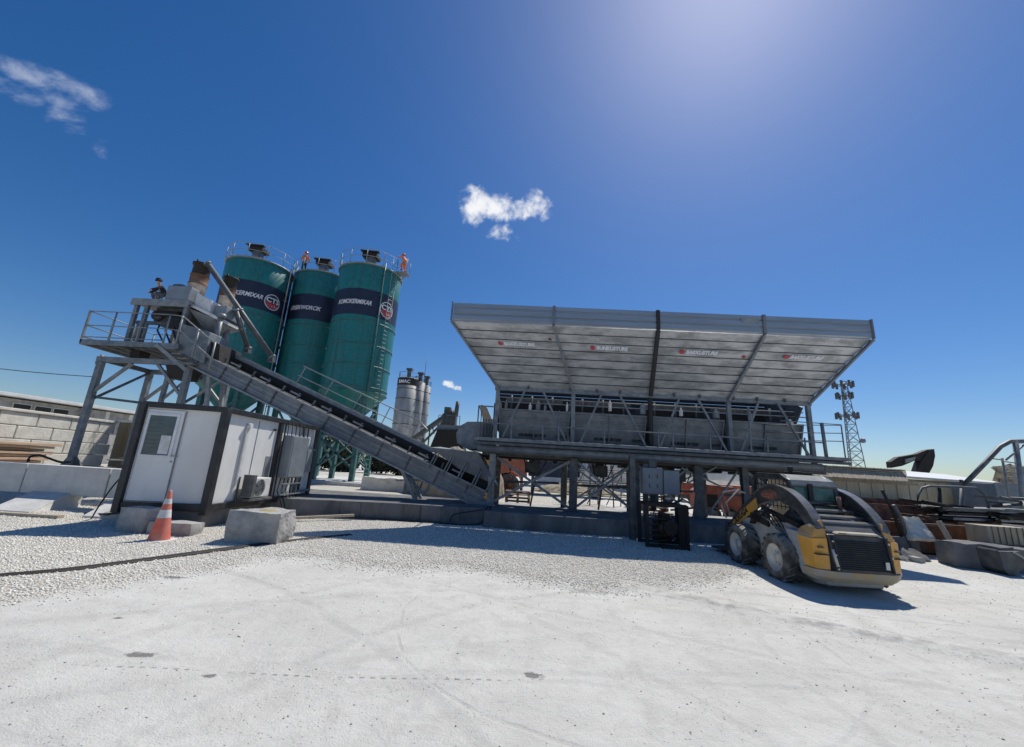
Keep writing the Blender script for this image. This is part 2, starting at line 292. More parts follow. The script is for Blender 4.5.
def make_ground():
    def axis(a, b, step, far, up, dn):
        c = list(np.arange(a, b, step)); p = c[-1]; s = step
        while p < up: s *= 1.25; p += s; c.append(p)
        p = c[0]; s = step; l = []
        while p > dn: s *= 1.25; p -= s; l.append(p)
        return np.array(l[::-1]+c)
    xs = axis(-14, 13, .085, 0, 4000, -4000); ys = axis(.6, 15, .085, 0, 4500, -500)
    X, Y = np.meshgrid(xs, ys); Z = np.zeros_like(X); nr, nc = X.shape
    for j in range(nr):
        y = ys[j]
        if y < -3 or y > 60: continue
        for i in range(nc):
            x = xs[i]
            if abs(x) > 60: continue
            fade = 1.0 if y < 11 else max(.0, 1-(y-11)/1.5)*.6+.4
            Z[j, i] = (noise.noise((x*.35, y*.35, 3))*.035+noise.noise((x*1.7, y*1.7, 9))*.009+noise.noise((x*5.1, y*5.1, 1))*.004)*fade
    D = dpoly(X, Y)+0.0
    Z += np.where(D > 0, np.clip(D*.12, 0, .035), 0)
    # compacted haul road berm ridge on the right
    t = np.clip(1-np.abs((Y-6.65)+(X-1.85)*.48)/.3, 0, 1)*(X > 1.6)*(X < 11); Z += t*t*.03
    verts = np.column_stack([X.ravel(), Y.ravel(), Z.ravel()])
    q = np.arange(nr*nc).reshape(nr, nc); F = np.stack([q[:-1, :-1], q[:-1, 1:], q[1:, 1:], q[1:, :-1]], -1).reshape(-1, 4)
    me = bpy.data.meshes.new('ground'); me.vertices.add(len(verts)); me.vertices.foreach_set('co', verts.ravel())
    me.loops.add(F.size); me.loops.foreach_set('vertex_index', F.ravel()); me.polygons.add(len(F)); me.polygons.foreach_set('loop_start', np.arange(0, F.size, 4)); me.polygons.foreach_set('loop_total', np.full(len(F), 4))
    me.update(); me.validate(); me.polygons.foreach_set('use_smooth', [True]*len(F))
    a = me.attributes.new('gravel', 'FLOAT', 'POINT'); a.data.foreach_set('value', np.clip(D.ravel(), -1, 1).astype(np.float32))
    m = bpy.data.materials.new('crushed_limestone_ground'); m.use_nodes = True; nt = m.node_tree; N = nt.nodes.new; L = nt.links.new; b = nt.nodes['Principled BSDF']; b.inputs['Roughness'].default_value = .95; b.inputs['Specular IOR Level'].default_value = .2
    tc = N('ShaderNodeTexCoord').outputs['Object']
    def nz(s, d=6, r=.6, dist=0, st=None):
        n = N('ShaderNodeTexNoise'); v = tc
        if st: mp = N('ShaderNodeMapping'); L(tc, mp.inputs[0]); mp.inputs['Scale'].default_value = st[0]; mp.inputs['Rotation'].default_value = (0, 0, R(st[1])); v = mp.outputs[0]
        L(v, n.inputs['Vector']); n.inputs['Scale'].default_value = s; n.inputs['Detail'].default_value = d; n.inputs['Roughness'].default_value = r; n.inputs['Distortion'].default_value = dist; return n.outputs[0]
    def mr(v, a, b_, c=0, d=1):
        n = N('ShaderNodeMapRange'); L(v, n.inputs[0]); n.inputs[1].default_value = a; n.inputs[2].default_value = b_; n.inputs[3].default_value = c; n.inputs[4].default_value = d; return n.outputs[0]
    def mx(f, a, b_):
        n = N('ShaderNodeMix'); n.data_type = 'RGBA'
        if isinstance(f, float): n.inputs['Factor'].default_value = f
        else: L(f, n.inputs['Factor'])
        for k, v in (('A', a), ('B', b_)):
            if isinstance(v, tuple): n.inputs[k].default_value = (*v, 1)
            else: L(v, n.inputs[k])
        return n.outputs['Result']
    def mth(op, a, b_=None, clamp=False):
        n = N('ShaderNodeMath'); n.operation = op; n.use_clamp = clamp
        for i, v in enumerate((a, b_)):
            if v is None: continue
            if isinstance(v, (int, float)): n.inputs[i].default_value = v
            else: L(v, n.inputs[i])
        return n.outputs[0]
    col = mx(mr(nz(.55, 8, .6), .35, .68), (.66, .645, .595), (.56, .545, .50))
    col = mx(mr(nz(3.2, 9, .7), .45, .75), col, (.52, .505, .46))
    col = mx(mth('MULTIPLY', mr(nz(.9, 6, .6, .3, ((1, 2.5, 1), -24)), .5, .75), .5), col, (.71, .695, .645))
    # wheel tracks: long arcs left by tyres turning on the yard, pressed dust with lugs
    sp = N('ShaderNodeSeparateXYZ'); L(tc, sp.inputs[0]); x, y = sp.outputs[0], sp.outputs[1]
    track = None; wob = mth('MULTIPLY', mth('SUBTRACT', nz(.8, 3), .5), .25)
    for (cx, cy, r, w, g) in [(3.2, 1.2, 5.6, .16, .8), (3.2, 1.2, 7.2, .16, .7), (-9, -4, 11.2, .14, .7), (-9, -4, 12.9, .14, .55), (9, 24, 20.5, .13, .8), (9, 24, 19.0, .12, .6), (-2, 30, 27.4, .10, .7), (-2, 30, 26.4, .09, .5), (1.2, 4.0, 2.6, .1, .45), (1.0, 5.2, 2.3, .05, .7), (-14, 6, 15.2, .12, .6), (-14, 6, 13.6, .12, .5), (14, 3, 11.5, .12, .7), (14, 3, 10, .12, .6), (7, 30, 24.0, .09, .7), (-4, 40, 36.4, .12, .5), (6, -12, 17.5, .16, .6), (6, -12, 19.2, .16, .6)]:
        dx = mth('SUBTRACT', x, cx); dy = mth('SUBTRACT', y, cy); rr = mth('SQRT', mth('ADD', mth('MULTIPLY', dx, dx), mth('MULTIPLY', dy, dy)))
        d = mth('ABSOLUTE', mth('ADD', mth('SUBTRACT', rr, r), wob)); t = mth('MULTIPLY', mr(d, w*.2, w*.6, 1, 0), g)
        track = t if track is None else mth('MAXIMUM', track, t)
    track = mth('MULTIPLY', track, mr(nz(1.6, 6, .7), .34, .52))
    lug = mr(nz(26, 2), .4, .6, .55, 1)
    col = mx(mth('MULTIPLY', mth('MULTIPLY', track, lug), .34), col, (.36, .35, .33))
    # a dotted tread line pressed across the yard
    ga, gb = gnd(60, 664), gnd(560, 682); dl = (gb-ga); Ln = hypot(dl.x, dl.y); ux_, uy_ = dl.x/Ln, dl.y/Ln
    al = mth('ADD', mth('MULTIPLY', mth('SUBTRACT', x, ga.x), ux_), mth('MULTIPLY', mth('SUBTRACT', y, ga.y), uy_)); pe = mth('ABSOLUTE', mth('ADD', mth('SUBTRACT', mth('MULTIPLY', mth('SUBTRACT', y, ga.y), ux_), mth('MULTIPLY', mth('SUBTRACT', x, ga.x), uy_)), mth('MULTIPLY', wob, .15)))
    dots = mth('MULTIPLY', mth('MULTIPLY', mth('MULTIPLY', mr(pe, .006, .016, 1, 0), mr(al, 3.3, 3.6, 1, 0)), mr(mth('SINE', mth('MULTIPLY', al, 75.0)), -.2, .5)), mth('MULTIPLY', mr(al, 0, .4), mr(nz(2.5, 4), .38, .5)))
    col = mx(mth('MULTIPLY', dots, .75), col, (.22, .21, .19))
    # disturbed darker grit east of the loader and along the berm
    berm = mth('ADD', mth('SUBTRACT', y, 6.62), mth('MULTIPLY', mth('SUBTRACT', x, 1.85), .48)); berm = mth('ADD', berm, mth('MULTIPLY', wob, .6)); bm_ = mth('MULTIPLY', mr(mth('ABSOLUTE', berm), .05, .42, 1, 0), mr(x, 1.0, 2.2))
    col = mx(mth('MULTIPLY', mth('MULTIPLY', bm_, mr(nz(4, 9, .75), .46, .6)), .75), col, (.31, .30, .28))
    # oil or damp stains; the widest patch is a cast shadow painted in
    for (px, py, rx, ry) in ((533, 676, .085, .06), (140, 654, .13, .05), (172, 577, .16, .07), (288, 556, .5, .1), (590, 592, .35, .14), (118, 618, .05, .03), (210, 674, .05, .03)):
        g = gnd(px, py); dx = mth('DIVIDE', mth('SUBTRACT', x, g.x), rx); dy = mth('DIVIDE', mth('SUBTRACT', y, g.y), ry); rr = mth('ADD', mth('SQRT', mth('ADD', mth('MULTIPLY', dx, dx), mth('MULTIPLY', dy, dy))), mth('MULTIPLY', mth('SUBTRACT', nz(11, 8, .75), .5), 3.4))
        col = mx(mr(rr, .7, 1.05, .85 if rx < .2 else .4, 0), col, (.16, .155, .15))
    # fine dark specks of grit
    v3 = N('ShaderNodeTexVoronoi'); L(tc, v3.inputs['Vector']); v3.inputs['Scale'].default_value = 42
    s3_ = mth('MULTIPLY', mr(v3.outputs['Distance'], .08, .2, 1, 0), mr(nz(1.7, 6, .7), .5, .62)); col = mx(mth('MULTIPLY', s3_, .7), col, (.25, .24, .22))
    col = mx(mth('MULTIPLY', mr(nz(120, 3, .7), .55, .75), .25), col, (.36, .35, .33))
    vo = N('ShaderNodeTexVoronoi'); L(tc, vo.inputs['Vector']); vo.inputs['Scale'].default_value = 26; vo.inputs['Randomness'].default_value = 1
    spk = mth('MULTIPLY', mr(vo.outputs['Distance'], .10, .19, 1, 0), mr(nz(1.1, 5, .6), .45, .6)); col = mx(mth('MULTIPLY', spk, .5), col, (.24, .23, .22))
    # gravel
    at_ = N('ShaderNodeAttribute'); at_.attribute_name = 'gravel'; gm = mr(mth('ADD', at_.outputs['Fac'], mth('MULTIPLY', mth('SUBTRACT', nz(2.2, 8, .7), .5), 1.0)), -.06, .16)
    v2 = N('ShaderNodeTexVoronoi'); L(tc, v2.inputs['Vector']); v2.inputs['Scale'].default_value = 40
    sepc = N('ShaderNodeSeparateColor'); L(v2.outputs['Color'], sepc.inputs[0])
    gcol = mx(mr(sepc.outputs[0], 0, 1), (.78, .75, .67), (.56, .53, .46)); gcol = mx(mr(v2.outputs['Distance'], .45, .8, 0, .6), gcol, (.22, .205, .185))
    gcol = mx(mth('MULTIPLY', mr(nz(.7, 5, .6), .45, .7), .45), gcol, (.52, .46, .36))
    col = mx(gm, col, gcol)
    L(col, b.inputs['Base Color'])
    h = mth('ADD', mth('MULTIPLY', nz(9, 10, .72), .5), mth('MULTIPLY', nz(75, 5, .7), .3)); h = mth('SUBTRACT', h, mth('MULTIPLY', track, .22)); h = mth('SUBTRACT', h, mth('MULTIPLY', mth('MULTIPLY', gm, v2.outputs['Distance']), .9))
    h = mth('ADD', h, mth('MULTIPLY', spk, .25)); h = mth('ADD', h, mth('MULTIPLY', nz(2.2, 8, .7, .4), .55))
    bp = N('ShaderNodeBump'); L(h, bp.inputs['Height']); bp.inputs['Strength'].default_value = .75; bp.inputs['Distance'].default_value = .045; L(bp.outputs[0], b.inputs['Normal'])
    me.materials.append(m); o = bpy.data.objects.new('ground', me); COL.objects.link(o); tag(o, kind='structure')
make_ground()

def stones(name, pts, smin, smax, m, seed, label, cat):
    rng = np.random.default_rng(seed); t = (1+5**.5)/2
    V = np.array([(-1,t,0),(1,t,0),(-1,-t,0),(1,-t,0),(0,-1,t),(0,1,t),(0,-1,-t),(0,1,-t),(t,0,-1),(t,0,1),(-t,0,-1),(-t,0,1)])/1.9
    Fc = np.array([(0,11,5),(0,5,1),(0,1,7),(0,7,10),(0,10,11),(1,5,9),(5,11,4),(11,10,2),(10,7,6),(7,1,8),(3,9,4),(3,4,2),(3,2,6),(3,6,8),(3,8,9),(4,9,5),(2,4,11),(6,2,10),(8,6,7),(9,8,1)])
    n = len(pts); s = (smin+(smax-smin)*rng.random(n)**2.2)[:, None, None]
    a = rng.random(n)*2*pi; P = V[None]*(1+rng.normal(0, .16, (n, 12, 3)))*np.stack([np.ones(n), .6+.4*rng.random(n), .45+.4*rng.random(n)], 1)[:, None]*s
    ca, sa = np.cos(a)[:, None], np.sin(a)[:, None]; Q = np.stack([P[..., 0]*ca-P[..., 1]*sa, P[..., 0]*sa+P[..., 1]*ca, P[..., 2]], -1)
    Q[..., 0] += pts[:, 0, None]; Q[..., 1] += pts[:, 1, None]; Q[..., 2] += pts[:, 2, None]+s[..., 0]*.12
    F = (Fc[None]+np.arange(n)[:, None, None]*12).reshape(-1, 3)
    me = bpy.data.meshes.new(name); me.vertices.add(n*12); me.vertices.foreach_set('co', Q.ravel()); me.loops.add(F.size); me.loops.foreach_set('vertex_index', F.ravel()); me.polygons.add(len(F)); me.polygons.foreach_set('loop_start', np.arange(0, F.size, 3)); me.polygons.foreach_set('loop_total', np.full(len(F), 3)); me.update()
    me.materials.append(m); o = bpy.data.objects.new(name, me); COL.objects.link(o); return tag(o, label, cat, None, 'stuff')
def stone_mat(name, cols):
    m = bpy.data.materials.new(name); m.use_nodes = True; nt = m.node_tree; N = nt.nodes.new; L = nt.links.new; b = nt.nodes['Principled BSDF']; b.inputs['Roughness'].default_value = .95; b.inputs['Specular IOR Level'].default_value = .15
    g = N('ShaderNodeNewGeometry'); cr = N('ShaderNodeValToRGB'); L(g.outputs['Random Per Island'], cr.inputs[0]); cr.color_ramp.elements[0].color = (*cols[0], 1); cr.color_ramp.elements[1].color = (*cols[-1], 1)
    for i, c in enumerate(cols[1:-1]): e = cr.color_ramp.elements.new((i+1)/(len(cols)-1)); e.color = (*c, 1)
    L(cr.outputs[0], b.inputs['Base Color']); return m
def ground_z(x, y):
    fade = 1.0 if y < 11 else max(.0, 1-(y-11)/1.5)*.6+.4
    return (noise.noise((x*.35, y*.35, 3))*.035+noise.noise((x*1.7, y*1.7, 9))*.009+noise.noise((x*5.1, y*5.1, 1))*.004)*fade
rng = np.random.default_rng(3)
sm1 = stone_mat('gravel_stones', [(.84, .81, .74), (.8, .76, .67), (.68, .63, .54), (.84, .82, .77), (.5, .46, .4), (.82, .75, .62)])
c = np.column_stack([rng.uniform(-17, 5.2, 700000), 4.0+9.2*rng.random(700000)**.8]); D = dpoly(c[:, 0], c[:, 1])
edge = np.clip((D+.25+rng.normal(0, .14, len(D)))*1.8, 0, 1); keep = (rng.random(len(D)) < edge*np.clip(6.2/c[:, 1], .3, 1)**1.5) & (np.abs(c[:, 0])/c[:, 1] < 1.5); c = c[keep][:150000]
pz = np.array([ground_z(x, y) for x, y in c]); dd = dpoly(c[:, 0], c[:, 1]); pz += np.where(dd > 0, np.clip(dd*.12, 0, .035), 0)
stones('gravel', np.column_stack([c, pz]),  .0055, .019, sm1, 5, 'loose pale crushed limestone gravel spread in front of the plant', 'gravel')
c = np.column_stack([rng.uniform(-7, 12, 90000), 1.2+9.5*rng.random(90000)**1.2]); d0 = dpoly(c[:, 0], c[:, 1]); bermd = np.abs(c[:, 1]-6.62+(c[:, 0]-1.85)*.48)
pr = np.where((bermd < .5) & (c[:, 0] > 1.8), .45*(1-bermd), .075)+np.where((c[:, 0] > 7), .1, 0); pr = np.where(d0 > 0, 0, pr)*(np.abs(c[:, 0])/c[:, 1] < 1.5); c = c[rng.random(len(c)) < pr]
stones('pebble', np.column_stack([c, [ground_z(x, y) for x, y in c]]), .002, .0105, stone_mat('pebble_stones', [(.5, .48, .44), (.34, .33, .3), (.42, .4, .36), (.26, .25, .23)]), 8, 'scattered pebbles on the compacted white haul road', 'pebbles')

# ------------------------------------------------------------------ foundations of the plant
def footing(name, poly, z, label, joints=(), m='conc_d'):
    root = empty(name, (sum(p[0] for p in poly)/len(poly), sum(p[1] for p in poly)/len(poly), 0), label, 'foundation')
    mb = MB(); mb.prism(poly, -.1, z, 'z'); mb.build('slab', m, root, bevel=.025)
    return root
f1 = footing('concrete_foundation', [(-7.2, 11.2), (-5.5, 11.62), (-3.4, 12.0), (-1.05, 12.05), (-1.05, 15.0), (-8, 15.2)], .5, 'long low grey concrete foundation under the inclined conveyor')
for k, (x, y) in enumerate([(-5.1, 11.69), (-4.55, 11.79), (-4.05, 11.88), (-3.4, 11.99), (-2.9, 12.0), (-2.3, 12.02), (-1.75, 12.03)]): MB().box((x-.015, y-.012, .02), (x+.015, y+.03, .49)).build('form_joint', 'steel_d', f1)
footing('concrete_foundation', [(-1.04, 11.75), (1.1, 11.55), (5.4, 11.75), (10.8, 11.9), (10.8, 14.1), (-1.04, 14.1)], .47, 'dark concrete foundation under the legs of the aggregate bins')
tag(MB().box((-1.5, 16.0, -.1), (11, 17.3, .3)).build('concrete_foundation', 'conc', bevel=.02), 'rear concrete strip under the back legs of the aggregate bins', 'foundation')
tag(MB().box((-25, 25.2, -.1), (-9.6, 33.6, .25)).build('concrete_foundation', 'conc_w', bevel=.03), 'pale concrete base slab beneath the three teal silos', 'foundation')

# ------------------------------------------------------------------ aggregate bin plant
YF, YH = 13.6, 12.6
BX = [-1.02, 1.58, 4.19, 6.8, 9.42]; TX = [-2.66, .75, 4.17, 7.58, 10.98]
ZH = 4.37; ZB = 6.38; ZT = 7.0
A = empty('aggregate_batcher', (4.2, 13.6, .47), 'long grey aggregate bin plant on steel legs with a flared galvanised board wall on top', 'batching plant')
def hp(f, s): # point on the flared board wall: f 0..4 along, s 0 hinge..1 top
    i = min(int(f), 3); t = f-i; xb = lerp(BX[i], BX[i+1], t); xt = lerp(TX[i], TX[i+1], t)
    return Vector((lerp(xb, xt, s), lerp(YF, YH, s), lerp(ZH, ZB, s)))
nrm = (hp(1, 1)-hp(1, 0)).cross(hp(2, 0)-hp(1, 0)).normalized()
if nrm.y > 0: nrm = -nrm
for i in range(4):
    mb = MB()
    for k in range(8):
        s0, s1 = k/8+.006, (k+1)/8-.006; g = .012
        lo = [hp(i+g, s0), hp(i+1-g, s0)]; hi_ = [hp(i+g, s1), hp(i+1-g, s1)]
        sg = nrm*.022*(1 if k % 2 else .6)
        # board: front face tilted a little so every board has its own lap shadow
        mb.hexa([lo[0]+nrm*.012, lo[1]+nrm*.012, lo[1]-nrm*.02, lo[0]-nrm*.02, hi_[0]+nrm*.055, hi_[1]+nrm*.055, hi_[1]-nrm*.02, hi_[0]-nrm*.02])
    pnl = mb.build('wing_panel', 'galv', A)
    bk = MB(); bk.hexa([hp(i, 0)-nrm*.022, hp(i+1, 0)-nrm*.022, hp(i+1, 0)-nrm*.04, hp(i, 0)-nrm*.04, hp(i, 1)-nrm*.022, hp(i+1, 1)-nrm*.022, hp(i+1, 1)-nrm*.04, hp(i, 1)-nrm*.04]); bk.build('backing_sheet', 'steel_d', pnl)
    # emblem and lettering on the fourth board from the top
    f0 = [.37, .345, .27, .33][i]; P0 = hp(i+f0, .695)+nrm*.085; ux = (hp(i+.8, .7)-hp(i+.2, .7)).normalized(); uz = (hp(i+.5, .8)-hp(i+.5, .6)).normalized()
    txt = ['BAKKUSTURE', 'BUNKUSTURE', 'BAKKUSTURE', 'BAKKUSTURE'][i]
    add_text(txt, .165, lambda a, b: P0+ux*(a+.12)+uz*(b-.055), 'lettering', 'white', pnl, .2, .011, width=1.05)
    em = MB(); pts = [(cos(a)*r, sin(a)*r) for a, r in [(2*pi*k/16, .075) for k in range(16)]]; em.add([P0+ux*a+uz*b-nrm*.0 for a, b in pts]+[P0+ux*a+uz*b+nrm*.008 for a, b in pts], [list(range(16)), list(range(16, 32))]+[[k, (k+1) % 16, 16+(k+1) % 16, 16+k] for k in range(16)])
    em.build('emblem', 'red', pnl)
    if i in (0, 2):
        P1 = hp(i+.92, .79 if i == 0 else .66)+nrm*.06; em = MB(); em.add([P1+ux*a*.7+uz*b*.7 for a, b in pts]+[P1+ux*a*.7+uz*b*.7+nrm*.01 for a, b in pts], [list(range(16)), list(range(16, 32))]+[[k, (k+1) % 16, 16+(k+1) % 16, 16+k] for k in range(16)]); em.build('reflector', 'rust' if i == 0 else 'red', pnl)
    # fascia with three folds
    mb = MB(); xa, xb = TX[i]+.05, TX[i+1]-.05; prof = [(0, 0), (-.03, .03), (-.03, .17), (.0, .19), (.0, .21), (-.035, .235), (-.035, .40), (.0, .425), (.0, .45), (-.03, .47), (-.03, .6), (.02, .62), (.06, .62), (.06, 0)]
    mb.prism([(YH-.06+a, ZB+.01+b) for a, b in prof], xa, xb, 'x'); mb.build('fascia_panel', 'fascia', A)
if True:
    pt = MB(); pt.box((6.85, YH-.105, 6.72), (7.42, YH-.098, 6.9)); pt.build('patch_plate', 'steel_l', A)
for i in range(5):
    f = float(i) if i < 4 else 3.9999
    a, b = hp(f, 0), hp(f, 1)
    mb = MB(); mb.beam(a+nrm*.09, b+nrm*.09, (.06, .08, .12, .08, .06)[i], .1, up=nrm); mb.beam(b+Vector((0, -.09, -.02)), b+Vector((0, -.09, .64)), (.05, .09, .11, .09, .05)[i], .09)
    mb.build('divider', 'black' if i == 2 else 'divider', A)
# rear flared wall (loading side)
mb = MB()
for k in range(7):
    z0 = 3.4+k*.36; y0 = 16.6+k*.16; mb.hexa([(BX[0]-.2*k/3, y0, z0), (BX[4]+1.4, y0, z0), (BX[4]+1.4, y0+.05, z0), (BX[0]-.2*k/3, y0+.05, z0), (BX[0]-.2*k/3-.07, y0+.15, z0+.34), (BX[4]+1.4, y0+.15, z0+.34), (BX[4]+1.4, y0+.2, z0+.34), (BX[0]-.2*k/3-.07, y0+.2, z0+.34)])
mb.build('rear_wing_panel', 'burnt', A)  # near-black colour stands in for the shade inside the bins
mb = MB(); mb.hexa([(BX[4]-.1, 14.2, 3.7), (BX[4]-.04, 14.2, 3.7), (BX[4]+.4, 16.7, 3.5), (BX[4]+.34, 16.7, 3.5), (BX[4]-.1, 13.75, 4.25), (BX[4]-.04, 13.75, 4.25), (BX[4]+.9, 17.4, 5.6), (BX[4]+.84, 17.4, 5.6)]); mb.build('end_wing_panel', 'steel_d', A)
# truss frame
MB().box((BX[0]-.3, 16.0, 3.3), (BX[4]+.9, 16.1, 4.2)).build('rear_hopper_sheet', 'burnt', A)  # sheet painted near black for the shade behind the truss
for x in BX: MB().box((x-.02, 14.3, 3.0), (x+.02, 16.0, 4.15)).build('partition', 'steel_d', A)
mb = MB(); mb.beam((BX[0]-.1, YF, ZH-.03), (BX[4]+.1, YF, ZH-.03), .12, .13); mb.build('top_chord', 'steel', A)
mb = MB()
for f in [.4, .95, 1.3, 1.6, 2.3, 2.62, 3.05, 3.35, 3.7]: mb.box((BX[0]+f*2.61-.03, YF-.13, ZH-.02), (BX[0]+f*2.61+.03, YF-.06, ZH+.09))
mb.build('hinge_bolt', 'steel_d', A)
for i, x in enumerate(BX):
    mb = MB(); mb.beam((x, YF, 2.38), (x, YF, ZH-.1), .13, .13, up=(0, 1, 0)); mb.build('column', 'steel' if i != 2 else 'black', A, bevel=.008)
for i in range(4):
    x0, x1 = BX[i], BX[i+1]; w = x1-x0
    mb = MB(); mb.beam((x0+.12+w*.04, YF-.1, 2.56), (x0+w*.36, YF-.1, ZH-.08), .06, .06); mb.build('diagonal_brace', 'steel', A)
    mb = MB(); mb.beam((x1-.12-w*.02, YF-.1, 2.56), (x0+w*.60, YF-.1, ZH-.08), .06, .06); mb.build('diagonal_brace', 'steel', A)
    # bin
    b = empty('bin', (0, 0, 0), None, None); b.parent = A; b.location = Vector((lerp(x0, x1, .5), 14.6, 2.5))-A.location
    mb = MB(); e = .06; zt = 3.62
    X0, X1 = x0+e, x1-e
    # tapered hopper, front and rear sheets leaning inward
    o8 = [(X0+.05, 14.15, 2.42), (X1-.05, 14.15, 2.42), (X1-.05, 15.9, 2.42), (X0+.05, 15.9, 2.42), (X0, 13.85, zt), (X1, 13.85, zt), (X1, 16.6, zt), (X0, 16.6, zt)]
    mb.add(o8, [[0, 1, 5, 4], [1, 2, 6, 5], [2, 3, 7, 6], [3, 0, 4, 7]]); mb.add([Vector(p)+Vector((0, .02, -.0)) for p in o8], [[0, 1, 5, 4]])
    sheet = mb.build('hopper_sheet', 'steel', b)
    mb = MB()
    for z in (2.62, 3.02, 3.38):
        t = (z-2.42)/(zt-2.42); y = lerp(14.15, 13.85, t)-.03; xx0 = lerp(X0+.05, X0, t); xx1 = lerp(X1-.05, X1, t); mb.box((xx0, y-.03, z-.02), (xx1, y+.02, z+.02))
    for f in (.0, .5, 1.0): mb.beam((lerp(X0+.08, X1-.08, f), 14.1, 2.44), (lerp(X0+.03, X1-.03, f), 13.81, zt), .05, .05, up=(0, 1, 0))
    mb.beam((X0, 13.83, zt+.03), (X1, 13.83, zt+.03), .1, .06); mb.build('stiffener', 'steel', b)
    mb = MB(); mb.box((X0+.5, 14.0, 2.12), (X0+1.1, 15.5, 2.42)); mb.box((X1-1.1, 14.0, 2.12), (X1-.5, 15.5, 2.42)); mb.build('discharge_gate', 'steel_d', b)
    tt = 2.78; yy = lerp(14.15, 13.85, (tt-2.42)/1.2)-.05; add_text('KUMMERTER', .13, lambda a, c: Vector((X0+.72+a, yy-.002, tt+c)), 'lettering', 'black', b, .3, .006, width=.95)
    if i < 3: add_text('ROTA', .12, lambda a, c: Vector((X0+2.02+a*1, yy-.03, tt+c)), 'lettering', 'black', b, .3, .005, width=.38)
    # interior clutter in the dark opening: pipes, rams, valve clusters
for z, y in ((3.98, 14.2), (4.16, 14.3)): MB().tube((BX[0]-.05, y, z), (BX[4]+.3, y, z), .022).build('air_pipe', 'steel', A)
mb = MB()
for i in range(4):
    for k in range(3): x = BX[i]+.45+k*.75; mb.tube((x, 14.6, 3.7), (x, 14.6, 4.3), .04)
    mb.beam((BX[i]+.2, 15.4, 4.25), (BX[i+1]-.2, 15.4, 4.25), .1, .18); mb.beam((BX[i]+.2, 16.3, 3.9), (BX[i+1]-.2, 16.3, 3.9), .1, .18)
mb.build('inner_frame', 'steel_d', A)
for (px, py, w, h) in ((506, 407, .1, .32), (530, 408, .1, .22), (538, 407, .16, .3), (545, 409, .09, .22), (567, 408, .08, .25), (610, 407, .12, .3), (643, 410, .2, .26), (681, 413, .12, .2), (716, 415, .22, .2), (750, 417, .14, .16), (790, 424, .2, .14)):
    p = at(px, py, 14.2 if px < 640 else 13.78); mb = MB(); mb.tube(p-Vector((0, 0, h/2)), p+Vector((0, 0, h/2)), w/2, w/2, 10); mb.tube(p+Vector((0, 0, h/2)), p+Vector((0, 0, h/2+.08)), w/4, w/4, 8); mb.build('air_valve', random.choice(['conew', 'steel', 'boxgrey']), A, bevel=.008)
# deck, walkway, rails
dk = MB(); dk.box((-1.58, 12.84, 2.50), (9.93, 13.82, 2.53))
for k in range(58): dk.box((-1.5+k*.2, 12.86, 2.46), (-1.48+k*.2, 13.8, 2.498))
dk.build('walkway_grating', 'steel', A)
for z, h in ((2.525, .1), (2.40, .085)):
    mb = MB(); mb.beam((-1.6, 12.8, z), (9.95, 12.8, z), .06, h); mb.build('walkway_edge', 'steel' if z > 2.5 else 'steel_d', A, bevel=.01)
mb = MB(); mb.tube((-1.5, 12.98, 2.24), (9.2, 12.98, 2.24), .12, None, 14); mb.build('main_beam', 'steel', A)
mb = MB(); mb.chan((-1.4, 13.5, 2.2), (9.7, 13.5, 2.2), .16, .3); mb.chan((-1.4, 16.4, 2.2), (9.7, 16.4, 2.2), .16, .3)
for x in BX: mb.chan((x, 13.5, 2.2), (x, 16.4, 2.2), .12, .22)
mb.build('bin_frame', 'steel_d', A)
rl = MB(); r_ = .022
rl.path([(-1.55, 13.75, 2.55), (-1.55, 13.75, 3.55), (-1.55, 12.86, 3.58), (-1.55, 12.86, 2.55)], r_); rl.tube((-1.55, 12.86, 3.58), (-1.02, 12.86, 3.58), r_)
rl.tube((-1.55, 12.86, 3.05), (9.3, 12.86, 3.0), r_)
for x in (-1.02, -.45, .55, 1.05, 2.5, 4.2, 5.8, 7.55, 8.7): rl.tube((x, 12.86, 2.55), (x, 12.86, 3.12), r_*1.2)
for x in (1.05, 4.62, 7.0): rl.path([(x+.12, 12.8, 2.5), (x, 12.78, 2.62), (x, 12.78, 3.55 if x < 7 else 4.0)], r_*1.3)
rl.tube((9.3, 12.86, 2.55), (9.28, 12.86, 3.62), .05)
for z in (3.6, 3.35, 3.1): rl.tube((8.0, 13.85, z), (9.9, 12.9, z-.02), .014); 
rl.tube((9.9, 12.9, 2.55), (9.9, 12.9, 3.6), .02); rl.tube((8.0, 12.86, 3.62), (9.9, 12.9, 3.6), .014)
rl.build('handrail', 'steel', A)
# legs and bracing below
LX = [-1.02, 1.62, 3.62, 7.05]
for i, x in enumerate(LX):
    w = (.2, .24, .18, .2)[i]; mb = MB(); mb.box((x-w/2, 13.25, .475), (x+w/2, 13.45, 2.1)) if i == 0 else mb.chan((x, 13.4, .475), (x, 13.4, 2.1), w, w*.9, .02, up=(0, 1, 0)); mb.box((x-w/2-.07, 13.15, .474), (x+w/2+.07, 13.62, .5)); mb.build('leg', 'steel_l' if i == 0 else 'steel_d', A, bevel=.006)
for i, x in enumerate([-1.02, 1.62, 4.2, 7.05, 9.4]):
    mb = MB(); mb.chan((x, 16.5, .3), (x, 16.5, 2.1), .2, .18, .016, up=(0, 1, 0)); mb.build('leg', 'steel_d', A)
def brace(p, q, w=.1, m='steel_l'): MB().beam(p, q, w*.85, w*.7).build('diagonal_brace', m, A)
brace((-.9, 13.4, .62), (1.5, 13.4, 2.0), .11, 'steel_l'); brace((-.9, 13.5, 2.0), (1.5, 13.5, .55), .11, 'steel')
